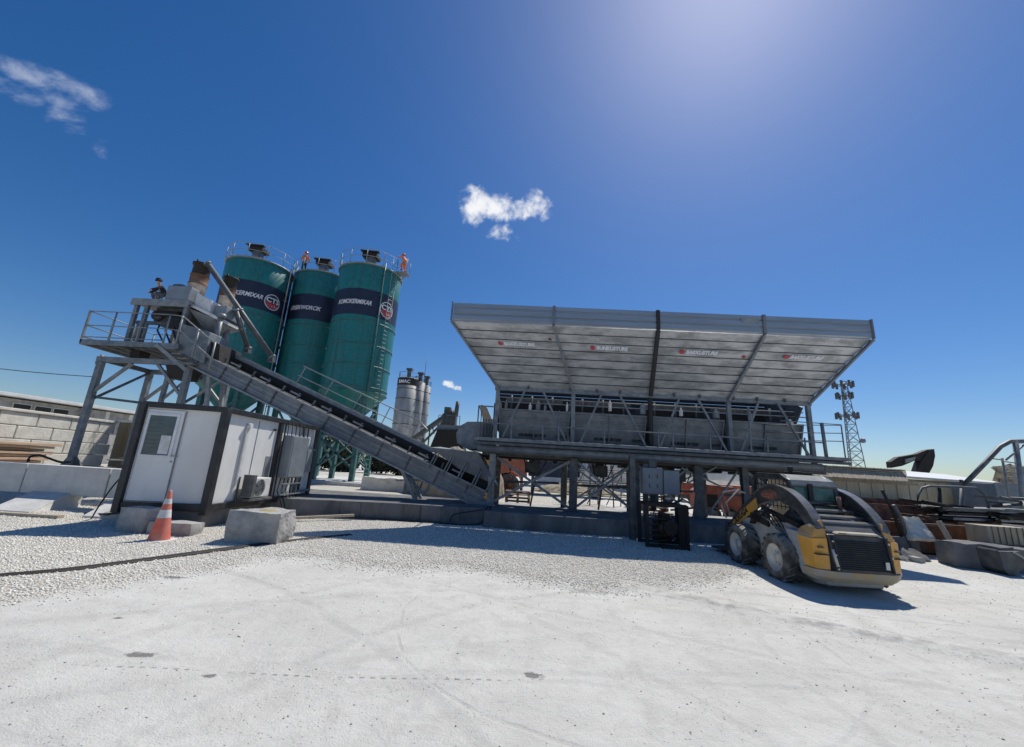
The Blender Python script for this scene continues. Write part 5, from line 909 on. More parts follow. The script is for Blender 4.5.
# far grey silos
FS = empty('silo_cluster', (-22.5, 75, 0), 'cluster of dirty white silos with black top band and mast in the distance', 'silos')
for (dx, dy, r, zt, a) in ((-.9, 0, 1.95, 17.4, 0), (1.0, 1.4, 1.1, 17.0, 1), (1.95, 2.8, .95, 16.6, 1)):
    x, y = -22.2+dx, 75+dy; b = empty('silo_body', (0, 0, 0), None, None); b.parent = FS; b.location = Vector((x, y, 0))-FS.location
    MB().lathe((x, y, 0), [(r*.3, 3.0), (r, 6.0), (r, zt), (.001, zt+.4)], 24).build('shell', 'siloc', b); mb = MB(); [mb.ring((x, y, z), r+.02, .08, 24, 5) for z in (6.2, 8.6, 11, 13.4, 15.3)]; mb.build('ring', 'steel_d', b)
    if a == 0: MB().lathe((x, y, 0), [(r+.05, zt-1.5), (r+.05, zt-.1)], 24).build('top_band', 'burnt', b); add_text('BMAC', .9, lambda u, v: Vector((x+(r+.1)*sin(-.7+u/r), y-(r+.1)*cos(-.7+u/r), zt-1.15+v)), 'lettering', 'white', b, 0, .02, width=2.3)
    mb = MB(); mb.ring((x, y, zt+1.0), r, .05, 20, 4); [mb.tube((x+r*cos(k), y+r*sin(k), zt), (x+r*cos(k), y+r*sin(k), zt+1), .05, None, 4) for k in range(6)]; mb.tube((x, y, zt+.2), (x, y, zt+1.9), .4, .4, 8); mb.box((x-.5, y-.5, zt+1.7), (x+.6, y+.5, zt+2.1)); mb.build('roof_rail', 'steel_d', b)
    mb = MB(); [mb.beam((x+r*.7*sx, y+r*.7*sy, 0), (x+r*.7*sx, y+r*.7*sy, 6.4), .3, .3, up=(0, 1, 0)) for sx in (-1, 1) for sy in (-1, 1)]; mb.build('leg', 'steel_d', b)
MB().tube((-20.3, 76, 16), (-20.3, 76, 22.5), .06, .04, 6).build('mast', 'steel_d', FS)
# old plant on the ridge of the pile
OP = empty('old_crusher', (-7.4, 40, 0), 'dark old crusher tower standing behind the rock pile', 'crusher')
MB().hexa([(-9.6, 39, 2), (-5.6, 39, 2), (-5.6, 41, 2), (-9.6, 41, 2), (-8.6, 39, 5.0), (-6.3, 39, 5.0), (-6.3, 41, 5.0), (-8.6, 41, 5.0)]).build('lower_housing', 'burnt', OP, noisy=.1)
MB().box((-8.7, 39.2, 5.0), (-6.2, 40.8, 5.5)).build('deck', 'steel', OP); MB().box((-8.3, 39.3, 5.5), (-7.0, 40.6, 6.6)).build('screen_box', 'steel_d', OP)
mb = MB(); [mb.tube((-8.6+.42*k, 39.1, 5.5), (-8.6+.42*k, 39.1, 6.4), .03, None, 4) for k in range(6)]; mb.tube((-8.6, 39.1, 6.4), (-6.5, 39.1, 6.4), .03, None, 4); mb.tube((-7.0, 39.5, 6.4), (-6.9, 39.5, 7.9), .22, .2, 8); mb.box((-8.2, 39.5, 6.6), (-7.6, 40.3, 7.3)); mb.build('chimney', 'steel_d', OP)
mb = MB(); a, b_ = at(412, 440, 42), at(453, 411, 40); mb.beam(a, b_, .5, .35); mb.beam(a+Vector((.6, 0, -.9)), b_+Vector((-.9, 0, -1.2)), .2, .15); [mb.beam(lerp(a, b_, k/4), lerp(a, b_, k/4)+Vector((.3, 0, -.8)), .1, .1) for k in range(5)]; mb.beam(lerp(a, b_, .45), Vector((lerp(a, b_, .45).x, 41, 0)), .12, .12)
tag(mb.build('stockpile_conveyor', 'steel_d'), 'thin dark stockpile conveyor rising to the old crusher tower', 'conveyor')
EX = empty('excavator_boom', (-2.1, 20.3, 0), 'worn yellow excavator stick rising behind the left end of the bins', 'excavator')
MB().prism([(-2.05, 3.2), (-1.55, 3.2), (-1.7, 4.0), (-2.0, 4.6), (-2.3, 4.75), (-2.35, 4.5), (-2.2, 4.1)], 20, 20.3, 'y').build('stick', 'yellowd', EX, bevel=.03)
MB().prism([(-2.2, 0), (-1.2, 0), (-1.5, 3.3), (-2.0, 3.3)], 20.02, 20.28, 'y').build('boom', 'yellow', EX, bevel=.03)

def wheel(parent, c_, r, w, ax='x', m='tyre', rimm='rim', lugs=0, local=False):
    c_ = Vector(c_); g = empty('wheel', (0, 0, 0), None, None)
    g.parent = parent; g.location = c_ if local else c_-wl(parent)
    q = MB(); prof = [(r*.58, -w*.46), (r*.8, -w*.5), (r*.95, -w*.42), (r, -w*.3), (r, w*.3), (r*.95, w*.42), (r*.8, w*.5), (r*.58, w*.46)]
    q.lathe((0, 0, 0), prof, 28, axis=ax)
    if lugs:
        for k in range(lugs):
            for sgn in (-1, 1):
                a = 2*pi*(k+.25*sgn)/lugs; pts = []
                for (da, z) in ((0, 0.02*sgn), (.55*2*pi/lugs, w*.47*sgn)):
                    for rr in (r*.965, r*1.045):
                        for dd in (-.5, .5):
                            aa = a+da+dd*.5*2*pi/lugs; pts.append((rr, aa, z))
                P = []
                for (rr, aa, z) in pts:
                    P.append((z, rr*cos(aa), rr*sin(aa)) if ax == 'x' else (rr*sin(aa), z, rr*cos(aa)))
                q.add([P[0], P[1], P[5], P[4], P[2], P[3], P[7], P[6]], [[0, 3, 2, 1], [4, 5, 6, 7], [0, 1, 5, 4], [1, 2, 6, 5], [2, 3, 7, 6], [3, 0, 4, 7]])
    t = q.build('tyre', m, g, local=True)
    q = MB(); q.lathe((0, 0, 0), [(r*.6, -w*.47), (r*.56, -w*.42), (r*.5, -w*.2), (r*.22, -w*.16), (r*.2, -w*.3), (.001, -w*.32)], 24, axis=ax); q.lathe((0, 0, 0), [(r*.6, w*.47), (r*.56, w*.42), (r*.5, w*.2), (r*.22, w*.16), (r*.2, w*.3), (.001, w*.32)], 24, axis=ax)
    for k in range(8):
        a = 2*pi*k/8
        for sg in (-1, 1):
            z = sg*w*.18; z2 = sg*w*.24; rr = r*.33
            if ax == 'x': q.tube((z, rr*cos(a), rr*sin(a)), (z2, rr*cos(a), rr*sin(a)), .016, None, 6)
            else: q.tube((rr*sin(a), z, rr*cos(a)), (rr*sin(a), z2, rr*cos(a)), .016, None, 6)
    q.build('rim', rimm, g, local=True); return g
# vehicles and containers seen under the bins
def container(name, x0, x1, y0, y1, z0_, z1_, m, label, legs=True):
    c_ = empty(name, ((x0+x1)/2, (y0+y1)/2, 0), label, 'container'); mb = MB(); pts = []; n = int((x1-x0)/.14)
    prof = [(x0+k*(x1-x0)/n, y0+(0 if (k//2) % 2 else .05)) for k in range(n+1)]; mb.prism(prof+[(x1, y1), (x0, y1)], z0_, z1_, 'z'); mb.build('corrugated_body', m, c_)
    mb = MB(); [mb.box((x-.06, y0-.06, z0_-.02), (x+.06, y0+.0, z1_+.02)) for x in (x0, x1)]; mb.box((x0, y0-.05, z1_-.04), (x1, y0-.005, z1_+.06)); mb.box((x0, y0-.05, z0_-.06), (x1, y0-.005, z0_+.06)); mb.build('edge_frame', m, c_)
    if legs and z0_ > .2: [MB().box((x-.1, y0+.1, 0), (x+.1, y1-.1, z0_)).build('skid', 'steel_d', c_) for x in (x0+.3, x1-.3)]
    return c_
container('rusty_container', -2.0, .2, 29, 31, 1.2, 2.95, 'orange', 'rusty orange open container seen below the left bay of the bins')
container('blue_container', .4, 3.2, 29, 31, 1.3, 3.2, 'blue', 'dark blue container on skids behind the second leg of the bins')
def tractor(x, y):
    t = empty('orange_tractor', (x, y, 0), 'faded orange tractor with round fender parked behind the conveyor tail', 'tractor')
    MB().prism([(x-2.3, .75), (x-.5, .7), (x-.5, 1.55), (x-1.2, 1.7), (x-2.3, 1.35)], y-.4, y+.4, 'y').build('bonnet', 'orange', t, bevel=.04)
    MB().prism([(x-.5, .8), (x+1.0, .8), (x+1.0, 1.2), (x+.2, 1.35), (x-.5, 1.3)], y-.35, y+.35, 'y').build('chassis', 'redp', t, bevel=.03)
    mb = MB(); 
    for k in range(10): a0, a1 = pi*k/10, pi*(k+1)/10; mb.hexa([(x+.6+.75*cos(a0), y-.75, .72+.75*sin(a0)), (x+.6+.75*cos(a1), y-.75, .72+.75*sin(a1)), (x+.6+.75*cos(a1), y-.35, .72+.75*sin(a1)), (x+.6+.75*cos(a0), y-.35, .72+.75*sin(a0)), (x+.6+.82*cos(a0), y-.75, .72+.82*sin(a0)), (x+.6+.82*cos(a1), y-.75, .72+.82*sin(a1)), (x+.6+.82*cos(a1), y-.35, .72+.82*sin(a1)), (x+.6+.82*cos(a0), y-.35, .72+.82*sin(a0))])
    mb.build('fender', 'orange', t); wheel(t, (x+.6, y-.55, .68), .66, .36, 'y', 'tyre', 'rust', 0); wheel(t, (x-1.8, y-.5, .42), .42, .25, 'y', 'tyre', 'rust', 0)
    mb = MB(); mb.tube((x-.3, y, 1.3), (x-.1, y, 2.2), .03); mb.tube((x+.9, y, 1.3), (x+.8, y, 2.2), .03); mb.box((x-.2, y-.5, 2.2), (x+.95, y+.5, 2.28)); mb.build('canopy_frame', 'orange', t)
    mb = MB(); mb.box((x+.2, y-.25, 1.3), (x+.6, y+.25, 1.4)); mb.box((x+.58, y-.25, 1.4), (x+.66, y+.25, 1.8)); mb.build('seat', 'black', t); return t
tractor(-1.45, 25.5)
def mixer_truck(x, y, label, s=1):
    t = empty('mixer_truck', (x, y, 0), label, 'truck', 'white trucks behind the bins'); MB().prism([(x-3.4, .9), (x-1.6, .9), (x-1.6, 2.9), (x-3.0, 2.9), (x-3.35, 1.9)], y-1.1, y+1.1, 'y').build('cab', 'truckw', t, bevel=.06)
    MB().prism([(x-3.18, 2.0), (x-2.0, 2.0), (x-2.0, 2.65), (x-2.95, 2.65)], y-1.12, y-1.101, 'y').build('side_window', 'glass', t)
    MB().box((x-3.3, y-.5, .7), (x+3.6, y+.5, .95)).build('chassis', 'steel_d', t)
    mb = MB(); a = Vector((x-1.2, y, 1.75)); b = Vector((x+3.2, y, 2.5)); N_ = [(.6, 0), (1.1, .25), (1.22, .5), (1.05, .75), (.55, 1)]; d = (b-a); 
    for k in range(4): (r0, t0), (r1, t1) = N_[k], N_[k+1]; mb.tube(a+d*t0, a+d*t1, r0, r1, 20, False)
    mb.build('drum', 'truckw', t); mb = MB(); mb.hexa([(x+3.0, y-.5, 2.6), (x+3.9, y-.5, 2.4), (x+3.9, y+.5, 2.4), (x+3.0, y+.5, 2.6), (x+2.9, y-.6, 3.3), (x+3.9, y-.6, 3.3), (x+3.9, y+.6, 3.3), (x+2.9, y+.6, 3.3)]); mb.beam((x+3.6, y-.3, .9), (x+3.6, y-.3, 2.6), .08, .08); mb.build('chute', 'steel', t)
    for wx in (-2.6, 1.2, 2.4): wheel(t, (x+wx, y-.95, .5), .5, .3, 'y', 'tyre', 'rim')
    return t
mixer_truck(7.6, 30, 'white concrete mixer truck seen between the second and third leg of the bins'); mixer_truck(15.5, 33, 'white mixer truck further right, behind the red trailer')
W3 = empty('white_shed', (6.0, 44, 0), 'pale shed with window openings far behind the aggregate bins', 'shed'); MB().box((1.5, 44, 0), (12.5, 48, 4.2)).build('wall', 'truckw', W3); MB().box((1.2, 43.6, 4.2), (12.8, 48.3, 4.4)).build('roof', 'steel', W3)
for k in range(4): MB().box((2.6+k*2.5, 43.95, 1.2), (3.8+k*2.5, 43.999, 2.8)).build('window', 'black', W3)
RT = empty('red_trailer', (9.7, 21, 0), 'faded red orange trailer box with pale load behind the right bin legs', 'trailer')
MB().box((7.6, 20, .95), (11.0, 21.8, 1.5)).build('box', 'redp', RT, bevel=.03); MB().hexa([(7.7, 20.1, 1.5), (10.9, 20.1, 1.5), (10.9, 21.7, 1.5), (7.7, 21.7, 1.5), (8.0, 20.4, 1.68), (10.6, 20.4, 1.68), (10.6, 21.4, 1.68), (8.0, 21.4, 1.68)]).build('load', 'rock', RT, noisy=.05); mb = MB(); mb.box((7.8, 20.1, .75), (10.8, 21.7, .94)); mb.beam((7.6, 20.9, .85), (6.0, 20.9, .6), .12, .12); mb.build('chassis', 'steel_d', RT)
for wx in (8.6, 10.2): wheel(RT, (wx, 20.1, .42), .42, .28, 'y')
rockblock('boulder', 8.9, 9.7, 16.9, 17.5, .55, 'rock', 'pale rounded boulder on the white ground under the right bay', 'boulder', .3, 7, .12, 31); rockblock('boulder', 9.9, 10.5, 18.0, 18.5, .5, 'rock', 'smaller pale boulder just behind the rounded one under the right bay', 'boulder', 1.3, 7, .12, 37)
SF = empty('pipe_scaffold', (5, 22, 0), 'thin rusty pipe scaffold standing on white ground behind the X braced bays', 'scaffold')
rs = random.Random(9)
for k in range(9):
    x = 2.3+k*.62; y = 22+(k % 2)*1.1; MB().tube((x, y, 0), (x+rs.uniform(-.1, .1), y, rs.uniform(1.9, 2.9)), .035, None, 6).build('upright', rs.choice(['steel_d', 'steel', 'rust']), SF)
for z in (.5, 1.15, 1.8): MB().tube((2.2, 22.05, z), (7.4, 22.05, z+rs.uniform(-.05, .05)), .03, None, 6).build('rail', 'steel', SF); MB().tube((2.2, 23.1, z+.1), (7.4, 23.1, z+.1), .03, None, 6).build('rail', 'steel_d', SF)
for k in range(5): MB().tube((2.4+k, 22, .1), (3.3+k, 22, 1.9), .025, None, 6).build('diagonal', 'steel_d', SF)
for i, (x, y, n_, l) in enumerate(((-.2, 18.8, 5, 'short stack of grey pallets just behind the left X brace'), (5.6, 18.2, 4, 'low stack of pallets behind the burnt steel crate'), (12.0, 24, 7, 'tall stack of pallets under the right end of the deck'))):
    pl = empty('pallet_stack', (x, y, 0), l, 'pallets')
    for k in range(n_):
        mb = MB(); z = k*.145; [mb.box((x-.55, y-.4+.2*q_, z+.1), (x+.55, y-.28+.2*q_, z+.125)) for q_ in range(5)]; [mb.box((x-.55+.5*q_, y-.4, z), (x-.45+.5*q_, y+.5, z+.099)) for q_ in range(3)]; mb.build('pallet', rs.choice(['woodpale', 'rust', 'steel']), pl)
CP = empty('compressor', (8.0, 18.5, 0), 'dark wheeled compressor with curved hood behind the right leg of the bins', 'compressor')
MB().prism([(7.3, .5), (9.1, .5), (9.15, 1.1), (8.8, 1.45), (7.7, 1.5), (7.3, 1.2)], 17.6, 18.5, 'y').build('hood', 'redp', CP, bevel=.05); MB().box((7.35, 17.59, .6), (8.1, 17.6, 1.1)).build('grille', 'black', CP); MB().beam((7.3, 18, .5), (6.3, 18, .35), .08, .08).build('drawbar', 'steel_d', CP)
for wx in (7.9, 8.6): wheel(CP, (wx, 17.6, .3), .3, .2, 'y')
WL = empty('light_pylon', (9.5, 34, 0), 'pale lattice pylon rising behind the white trucks', 'pylon')
for sx in (-.25, .25): MB().beam((9.5+sx, 34, 0), (9.5+sx*.6, 34, 3.6), .07, .07).build('upright', 'steel_l', WL)
for k in range(8): MB().beam((9.5-.25+.01*k, 34, k*.45), (9.75-.01*k, 34, (k+1)*.45), .04, .04).build('diagonal', 'steel_l', WL)
PT = empty('tool_cabinet', (6.2, 24, 0), 'tall black cabinet on posts behind the grey control cabinet', 'cabinet'); MB().box((6.5, 24, 1.5), (7.4, 24.6, 2.95)).build('box', 'burnt', PT, bevel=.02); MB().box((6.6, 24.1, 0), (6.75, 24.4, 1.5)).build('leg', 'steel_d', PT); MB().box((7.15, 24.1, 0), (7.3, 24.4, 1.5)).build('leg', 'steel_d', PT)
tag(MB().lathe((-1.0, 15.5, 0), [(.001, .0), (.16, 0), (.17, .36), (.15, .36), (.14, .05), (.001, .05)], 16).build('bucket', 'rust'), 'small rusty bucket standing behind the conveyor tail guard', 'bucket')

# ------------------------------------------------------------------ telecom mast
TM = empty('telecom_mast', (70, 90, 0), 'tall lattice telecom mast with antenna panels on the right', 'mast')
mx_, my = 70.6, 90; mb = MB(); Ht = 25
for (sx, sy) in ((-1, -1), (1, -1), (0, 1)):
    mb.beam((mx_+sx*1.7, my+sy*1.5, 0), (mx_+sx*.5, my+sy*.5, Ht), .12, .12)
mb.build('lattice_leg', 'steel', TM); mb = MB(); C3 = ((-1, -1), (1, -1), (0, 1))
for k in range(13):
    z_a, z_b = k*Ht/13, (k+1)*Ht/13; wa, wb = lerp(1.7, .5, k/13), lerp(1.7, .5, (k+1)/13); va, vb = lerp(1.5, .5, k/13), lerp(1.5, .5, (k+1)/13)
    for i in range(3): (ax_, ay_), (bx_, by_) = C3[i], C3[(i+1) % 3]; mb.beam((mx_+ax_*wa, my+ay_*va, z_a), (mx_+bx_*wb, my+by_*vb, z_b), .07, .07); mb.beam((mx_+bx_*wa, my+by_*va, z_a), (mx_+ax_*wb, my+ay_*vb, z_b), .07, .07); mb.beam((mx_+ax_*wb, my+ay_*vb, z_b), (mx_+bx_*wb, my+by_*vb, z_b), .07, .07)
mb.build('lattice_brace', 'steel_d', TM)
for z, w in ((24.3, 1.8), (21.8, 1.4), (17.3, 1.9)):
    for k in range(8): a = 2*pi*k/8; MB().box((mx_+w*cos(a)-.2, my+w*sin(a)-.14, z-.7), (mx_+w*cos(a)+.2, my+w*sin(a)+.14, z+.7)).build('antenna_panel', 'steel_d', TM)
    g = MB(); g.ring((mx_, my, z), w-.2, .08, 16, 4); [g.beam((mx_, my, z), (mx_+w*cos(2*pi*k/4), my+w*sin(2*pi*k/4), z), .1, .1) for k in range(4)]; g.build('antenna_frame', 'steel', TM)
MB().tube((mx_+2.4, my, 12), (mx_+2.9, my, 12), .5, .5, 12).build('dish', 'steel', TM)
# ------------------------------------------------------------------ right background
FW = empty('yard_wall', (17, 18, 0), 'beige yard wall with wire mesh in front behind the scrap on the right', 'wall')
MB().box((11.2, 18, 0), (24, 18.25, 2.12)).build('wall_face', 'fence', FW); MB().box((11.1, 17.95, 2.125), (24, 18.3, 2.2)).build('coping', 'tan', FW, bevel=.01)
mb = MB(); [mb.tube((11.4+k*.55, 17.93, .3), (11.4+k*.55, 17.93, 2.1), .012, None, 4) for k in range(22)]; mb.tube((11.3, 17.93, 1.2), (23.5, 17.93, 1.2), .012, None, 4); mb.build('wire_mesh', 'rust', FW)
for x in (11.4, 14.9, 18.3): MB().beam((x, 17.85, 0), (x, 17.85, 2.3), .08, .08, up=(0, 1, 0)).build('post', 'steel_l' if x < 12 else 'rust', FW)
TS = empty('sheet_stack', (12.2, 16, 0), 'weathered tan corrugated roof sheets piled on top of a shed behind the loader', 'roof sheets')
mb = MB(); rs = random.Random(4)
for lay in range(58):
    x = 10.0+lay*.06; zz = (.012 if lay % 2 else 0)+rs.uniform(-.006, .006); w = .0605; sl_ = .42; y0_ = 14.9; z = 2.0+zz; zt_ = 2.42+zz; mb.hexa([(x, y0_, z), (x+w, y0_, z), (x+w+sl_, 15.4, zt_), (x+sl_, 15.4, zt_), (x, y0_, z+.03), (x+w, y0_, z+.03), (x+w+sl_, 15.4, zt_+.03), (x+sl_, 15.4, zt_+.03)])
[mb.hexa([(10.3+rs.uniform(-.1, .1), 15.2, 2.04+k*.06), (13.6+rs.uniform(-.1, .1), 15.2, 2.04+k*.06), (13.7, 17, 2.05+k*.06), (10.2, 17, 2.05+k*.06), (10.3, 15.2, 2.07+k*.06), (13.6+rs.uniform(-.1, .1), 15.2, 2.07+k*.06), (13.7, 17, 2.09+k*.06), (10.2, 17, 2.09+k*.06)]) for k in range(7)]; mb.build('corrugated_sheet', 'tin', TS); MB().box((10.0, 15.1, 0), (13.9, 17.2, 2.0)).build('shed_body', 'fence', TS)
for k in range(9): MB().box((10.2+k*.43, 15.088, .1), (10.212+k*.43, 15.098, 1.95)).build('wall_seam', 'tan', TS)
MB().box((9.98, 15.04, 1.9), (13.92, 15.095, 2.0)).build('eave_board', 'woodpale', TS)
tag(MB().hexa([(16.6, 18.6, 2.25), (21, 18.6, 2.2), (21.8, 22, 2.6), (18.2, 22, 2.7), (16.6, 18.6, 2.35), (21, 18.6, 2.28), (21.8, 22, 2.68), (18.2, 22, 2.78)]).build('white_roof', 'roofw', bevel=.02), 'bright white sheet roof just above the beige yard wall', 'roof')
tag(MB().box((14.2, 18.9, 0), (19.6, 21.8, 2.24)).build('low_shed', 'fence'), 'low beige shed under the bright white sheet roof', 'shed')
container('steel_container', 17.6, 23.5, 16.0, 17.6, .0, 2.15, 'bluegrey', 'blue grey corrugated container at the far right edge', False)
# black excavator arm
EA = empty('excavator', (29.5, 30, 0), 'black excavator with folded arm working beyond the white roof', 'excavator')
def ev(px, py): v = at(px, py, 30); return (v.x, v.z)
MB().prism([ev(*p) for p in ((888, 462), (896, 457), (914, 454), (924, 450), (930, 449), (932, 453), (932, 459), (921, 461), (912, 461), (900, 466), (889, 468))], 29.8, 30.2, 'y').build('stick', 'burnt', EA, bevel=.03)
MB().prism([ev(*p) for p in ((926, 450), (931, 449), (932, 456), (930, 466), (924, 477), (912, 477), (917, 462))], 29.75, 30.25, 'y').build('boom', 'burnt', EA, bevel=.03); MB().prism([ev(*p) for p in ((902, 459), (912, 457), (910, 461), (902, 463))], 29.7, 29.79, 'y').build('cylinder_ram', 'steel_l', EA)
mb = MB(); mb.box((28.8, 29, .9), (31.8, 31.4, 1.9)); mb.box((29.0, 29.2, 1.9), (30.2, 30.6, 2.6)); mb.build('cab_body', 'burnt', EA, bevel=.05); mb = MB(); mb.box((27.4, 28.7, 0), (31.9, 29.3, .9)); mb.box((27.4, 31, 0), (31.9, 31.6, .9)); mb.build('track', 'black', EA, bevel=.2)
# steel pipe frame at the right edge
PF = empty('pipe_gantry', (17, 14, 0), 'rusty grey pipe frame with sloping strut and ladder at the right edge', 'frame'); F_ = lambda px, py, Y=15: at(px, py, Y)
MB().path([F_(962, 487), F_(985, 463), F_(1000, 447), F_(1010, 441.5), F_(1040, 441)], .075, 8).build('sloping_strut', 'steel_d', PF)
b0 = F_(1024, 480); MB().tube(F_(1015, 440), (F_(1018, 500).x, 15, 0), .08, .08, 8).build('post', 'steel', PF); MB().tube(F_(1024, 445), F_(1006, 460), .03).build('strut', 'steel', PF)
mb = MB(); a, b_ = F_(1002, 458), F_(1010, 500); mb.tube(a, b_, .035); mb.tube(F_(1018, 458), F_(1024, 500), .035); [mb.tube(F_(1002+t*8, 458+t*42), F_(1018+t*6, 460+t*42), .02) for t in (.08, .2, .32, .44)]; mb.tube(F_(988, 458), F_(1003, 460), .02); mb.build('ladder', 'steel', PF)
MB().tube(F_(962, 487), (F_(962, 487).x-.4, 15.0, 0), .06).build('post', 'steel_d', PF)
# rack arch
PR = empty('pipe_rack', (13.5, 13.5, 0), 'dark arched pipe rack with flat shelves standing in front of the wall', 'rack'); F2 = lambda px, py: at(px, py, 13.2)
MB().path([F2(917, 512), F2(918, 495), F2(922, 488), F2(930, 486), F2(960, 487), F2(976, 488), F2(984, 494), F2(988, 505), F2(990, 520)], .035, 8).build('arch', 'steel_d', PR); MB().tube(F2(939, 488), F2(941, 525), .05).build('post', 'burnt', PR)
for (py, m) in ((507, 'steel_d'), (512, 'burnt'), (517, 'steel'), (521, 'rust')): a, b_ = F2(928+(py-507), py), F2(1030, py+4); MB().beam(a, b_, .9, .07).build('shelf', m, PR)
mb = MB(); mb.box((F2(925, 540).x, 13.0, 0), (F2(1028, 540).x, 13.8, .55)); mb.build('base', 'burnt', PR)
for (pxs, m, l, seed) in (((925, 503, 950, 512), 'burnt', 'black chains and springs heaped on the left shelf of the pipe rack', 1), ((985, 498, 1028, 505), 'steel_d', 'dark steel channels lying loosely on top of the pipe rack', 2), ((996, 512, 1026, 522), 'burnt', 'blackened pipe offcuts at the right end of the pipe rack', 3), ((908, 515, 932, 525), 'rust', 'rusty bars in front of the pipe rack arch', 4)):
    rs = random.Random(seed); sc = empty('scrap_heap', at(pxs[0], pxs[3], 12.9), l, 'scrap')
    for k in range(9):
        a = at(rs.uniform(pxs[0], pxs[2]), rs.uniform(pxs[1], pxs[3]), 12.9+rs.uniform(-.3, .3)); d = Vector((rs.uniform(.25, .7), rs.uniform(-.4, .4), rs.uniform(-.1, .1)))
        if k % 3 == 0: MB().chan(a-d, a+d, .1, .08, .012).build('channel', m, sc)
        elif k % 3 == 1: MB().tube(a-d*.8, a+d*.8, rs.uniform(.03, .06), None, 8).build('pipe', m, sc)
        else: MB().beam(a-d*.6, a+d*.6, .16, .05).build('plate', m, sc)
# skips, slabs, blocks
RB = empty('rusty_skip', (11.5, 12.6, 0), 'rusty brown open skip just right of the loader', 'skip')
X0, X1, Y0, Y1 = 10.15, 12.6, 12.3, 13.5; mb = MB()
mb.hexa([(X0, Y0, .1), (X1, Y0, .1), (X1, Y0+.06, .1), (X0, Y0+.06, .1), (X0, Y0-.1, .8), (X1, Y0-.1, .8), (X1, Y0-.04, .8), (X0, Y0-.04, .8)]); mb.hexa([(X0, Y1, .1), (X1, Y1, .1), (X1, Y1+.06, .1), (X0, Y1+.06, .1), (X0, Y1, 1.25), (X1, Y1, 1.25), (X1, Y1+.06, 1.25), (X0, Y1+.06, 1.25)]); mb.hexa([(X0, Y0, .1), (X0+.06, Y0, .1), (X0+.06, Y1, .1), (X0, Y1, .1), (X0-.1, Y0, .8), (X0-.04, Y0, .8), (X0-.04, Y1, 1.2), (X0-.1, Y1, 1.2)]); mb.box((X0, Y0, .05), (X1, Y1, .12)); mb.build('tub', 'rust', RB); mb = MB(); mb.box((X0-.12, Y0-.16, .78), (X1, Y0-.08, .84)); mb.box((X0+.8, Y0-.12, .1), (X0+.86, Y0-.03, .8)); mb.box((X1-.1, Y0-.14, .05), (X1, Y0-.03, .84)); mb.build('rim_bar', 'rust', RB)
RB2 = container('rusty_container', 10.4, 13.4, 14.2, 15.6, .2, 1.35, 'rust', 'rusty brown steel bin behind the skip and below the beige wall', True)
o = rockblock('concrete_slab', 10.45, 11.1, 11.7, 11.9, .62, 'limew', 'pale broken stone slab leaning on the rusty skip', 'slab', .15, 7, .06, 71, .35); o.rotation_euler[0] = -.35; o.location.z = .42
tag(MB().beam((11.42, 11.5, 0), (11.25, 11.75, .95), .14, .1).build('timber_post', 'woodpale', bevel=.01), 'pale upright timber leaning against the rusty skip', 'post')
BB = empty('formwork_box', (12.2, 11.6, .42), 'long beige ribbed formwork box lying on top of the dark concrete blocks', 'box'); p0, p1 = at(966, 523, 11.5), at(1009, 541, 11.5)
MB().box((11.9, 11.2, .50), (12.95, 11.75, .94)).build('box_body', 'woodpale', BB, bevel=.02); mb = MB(); [mb.box((12.0+k*.15, 11.18, .52), (12.015+k*.15, 11.199, .94)) for k in range(7)]; mb.build('rib', 'tan', BB); MB().box((12.93, 11.15, .48), (12.98, 11.8, .98)).build('end_plate', 'conew', BB)
mb = MB(); mb.box((11.6, 11.1, 0), (13.3, 11.9, .49)); tag(mb.build('timber_crib', 'rust', bevel=.02), 'rust brown steel crib under the beige formwork box', 'crib')
rockblock('concrete_block', 10.3, 11.4, 10.3, 10.95, .56, 'conc_d', 'dark rounded concrete block at the right end of the yard', 'concrete block', -.25, 8, .04, 41)
rockblock('concrete_block', 11.2, 13.0, 10.1, 10.75, .52, 'conc_d', 'long dark grey concrete block cut off by the right edge of the photo', 'concrete block', -.22, 8, .04, 45)
DB = empty('digging_bucket', (10.7, 9.8, 0), 'dark worn digger bucket plate leaning on the dark concrete blocks', 'bucket'); mb = MB(); mb.prism([(10.62, .5), (11.05, .52), (11.12, .3), (10.95, .08), (10.78, -.02), (10.66, .1)], 9.85, 9.9, 'y'); mb.build('side_plate', 'steel_d', DB); mb = MB(); mb.prism([(10.62, .5), (11.05, .52), (11.12, .3), (10.95, .08), (10.78, -.02), (10.66, .1)], 10.3, 10.35, 'y'); mb.build('side_plate', 'steel_d', DB)
mb = MB(); [mb.hexa([(a[0], 9.9, a[1]), (b[0], 9.9, b[1]), (b[0], 10.3, b[1]), (a[0], 10.3, a[1]), (a[0]+.02, 9.9, a[1]+.03), (b[0]+.02, 9.9, b[1]+.03), (b[0]+.02, 10.3, b[1]+.03), (a[0]+.02, 10.3, a[1]+.03)]) for a, b in (((10.62, .5), (10.66, .1)), ((10.66, .1), (10.78, -.02)), ((10.78, -.02), (10.95, .08)), ((10.95, .08), (11.12, .3)))]; mb.build('curved_shell', 'steel_d', DB); MB().beam((10.9, 9.82, .5), (11.35, 9.8, .22), .04, .04).build('rod', 'steel_l', DB)
rope('bent_pipe', [tuple(at(px, py, 11.9)) for px, py in ((893, 505), (899, 515), (903, 525), (907, 538), (912, 548))], .05, 'steel_d', 'dark bent pipes leaning beside the loader', 'pipe')
rope('bent_pipe', [tuple(at(px, py, 12.0)) for px, py in ((882, 490), (887, 500), (893, 512), (900, 532), (905, 548))], .04, 'burnt', 'black pipe standing up behind the right arm of the loader', 'pipe')
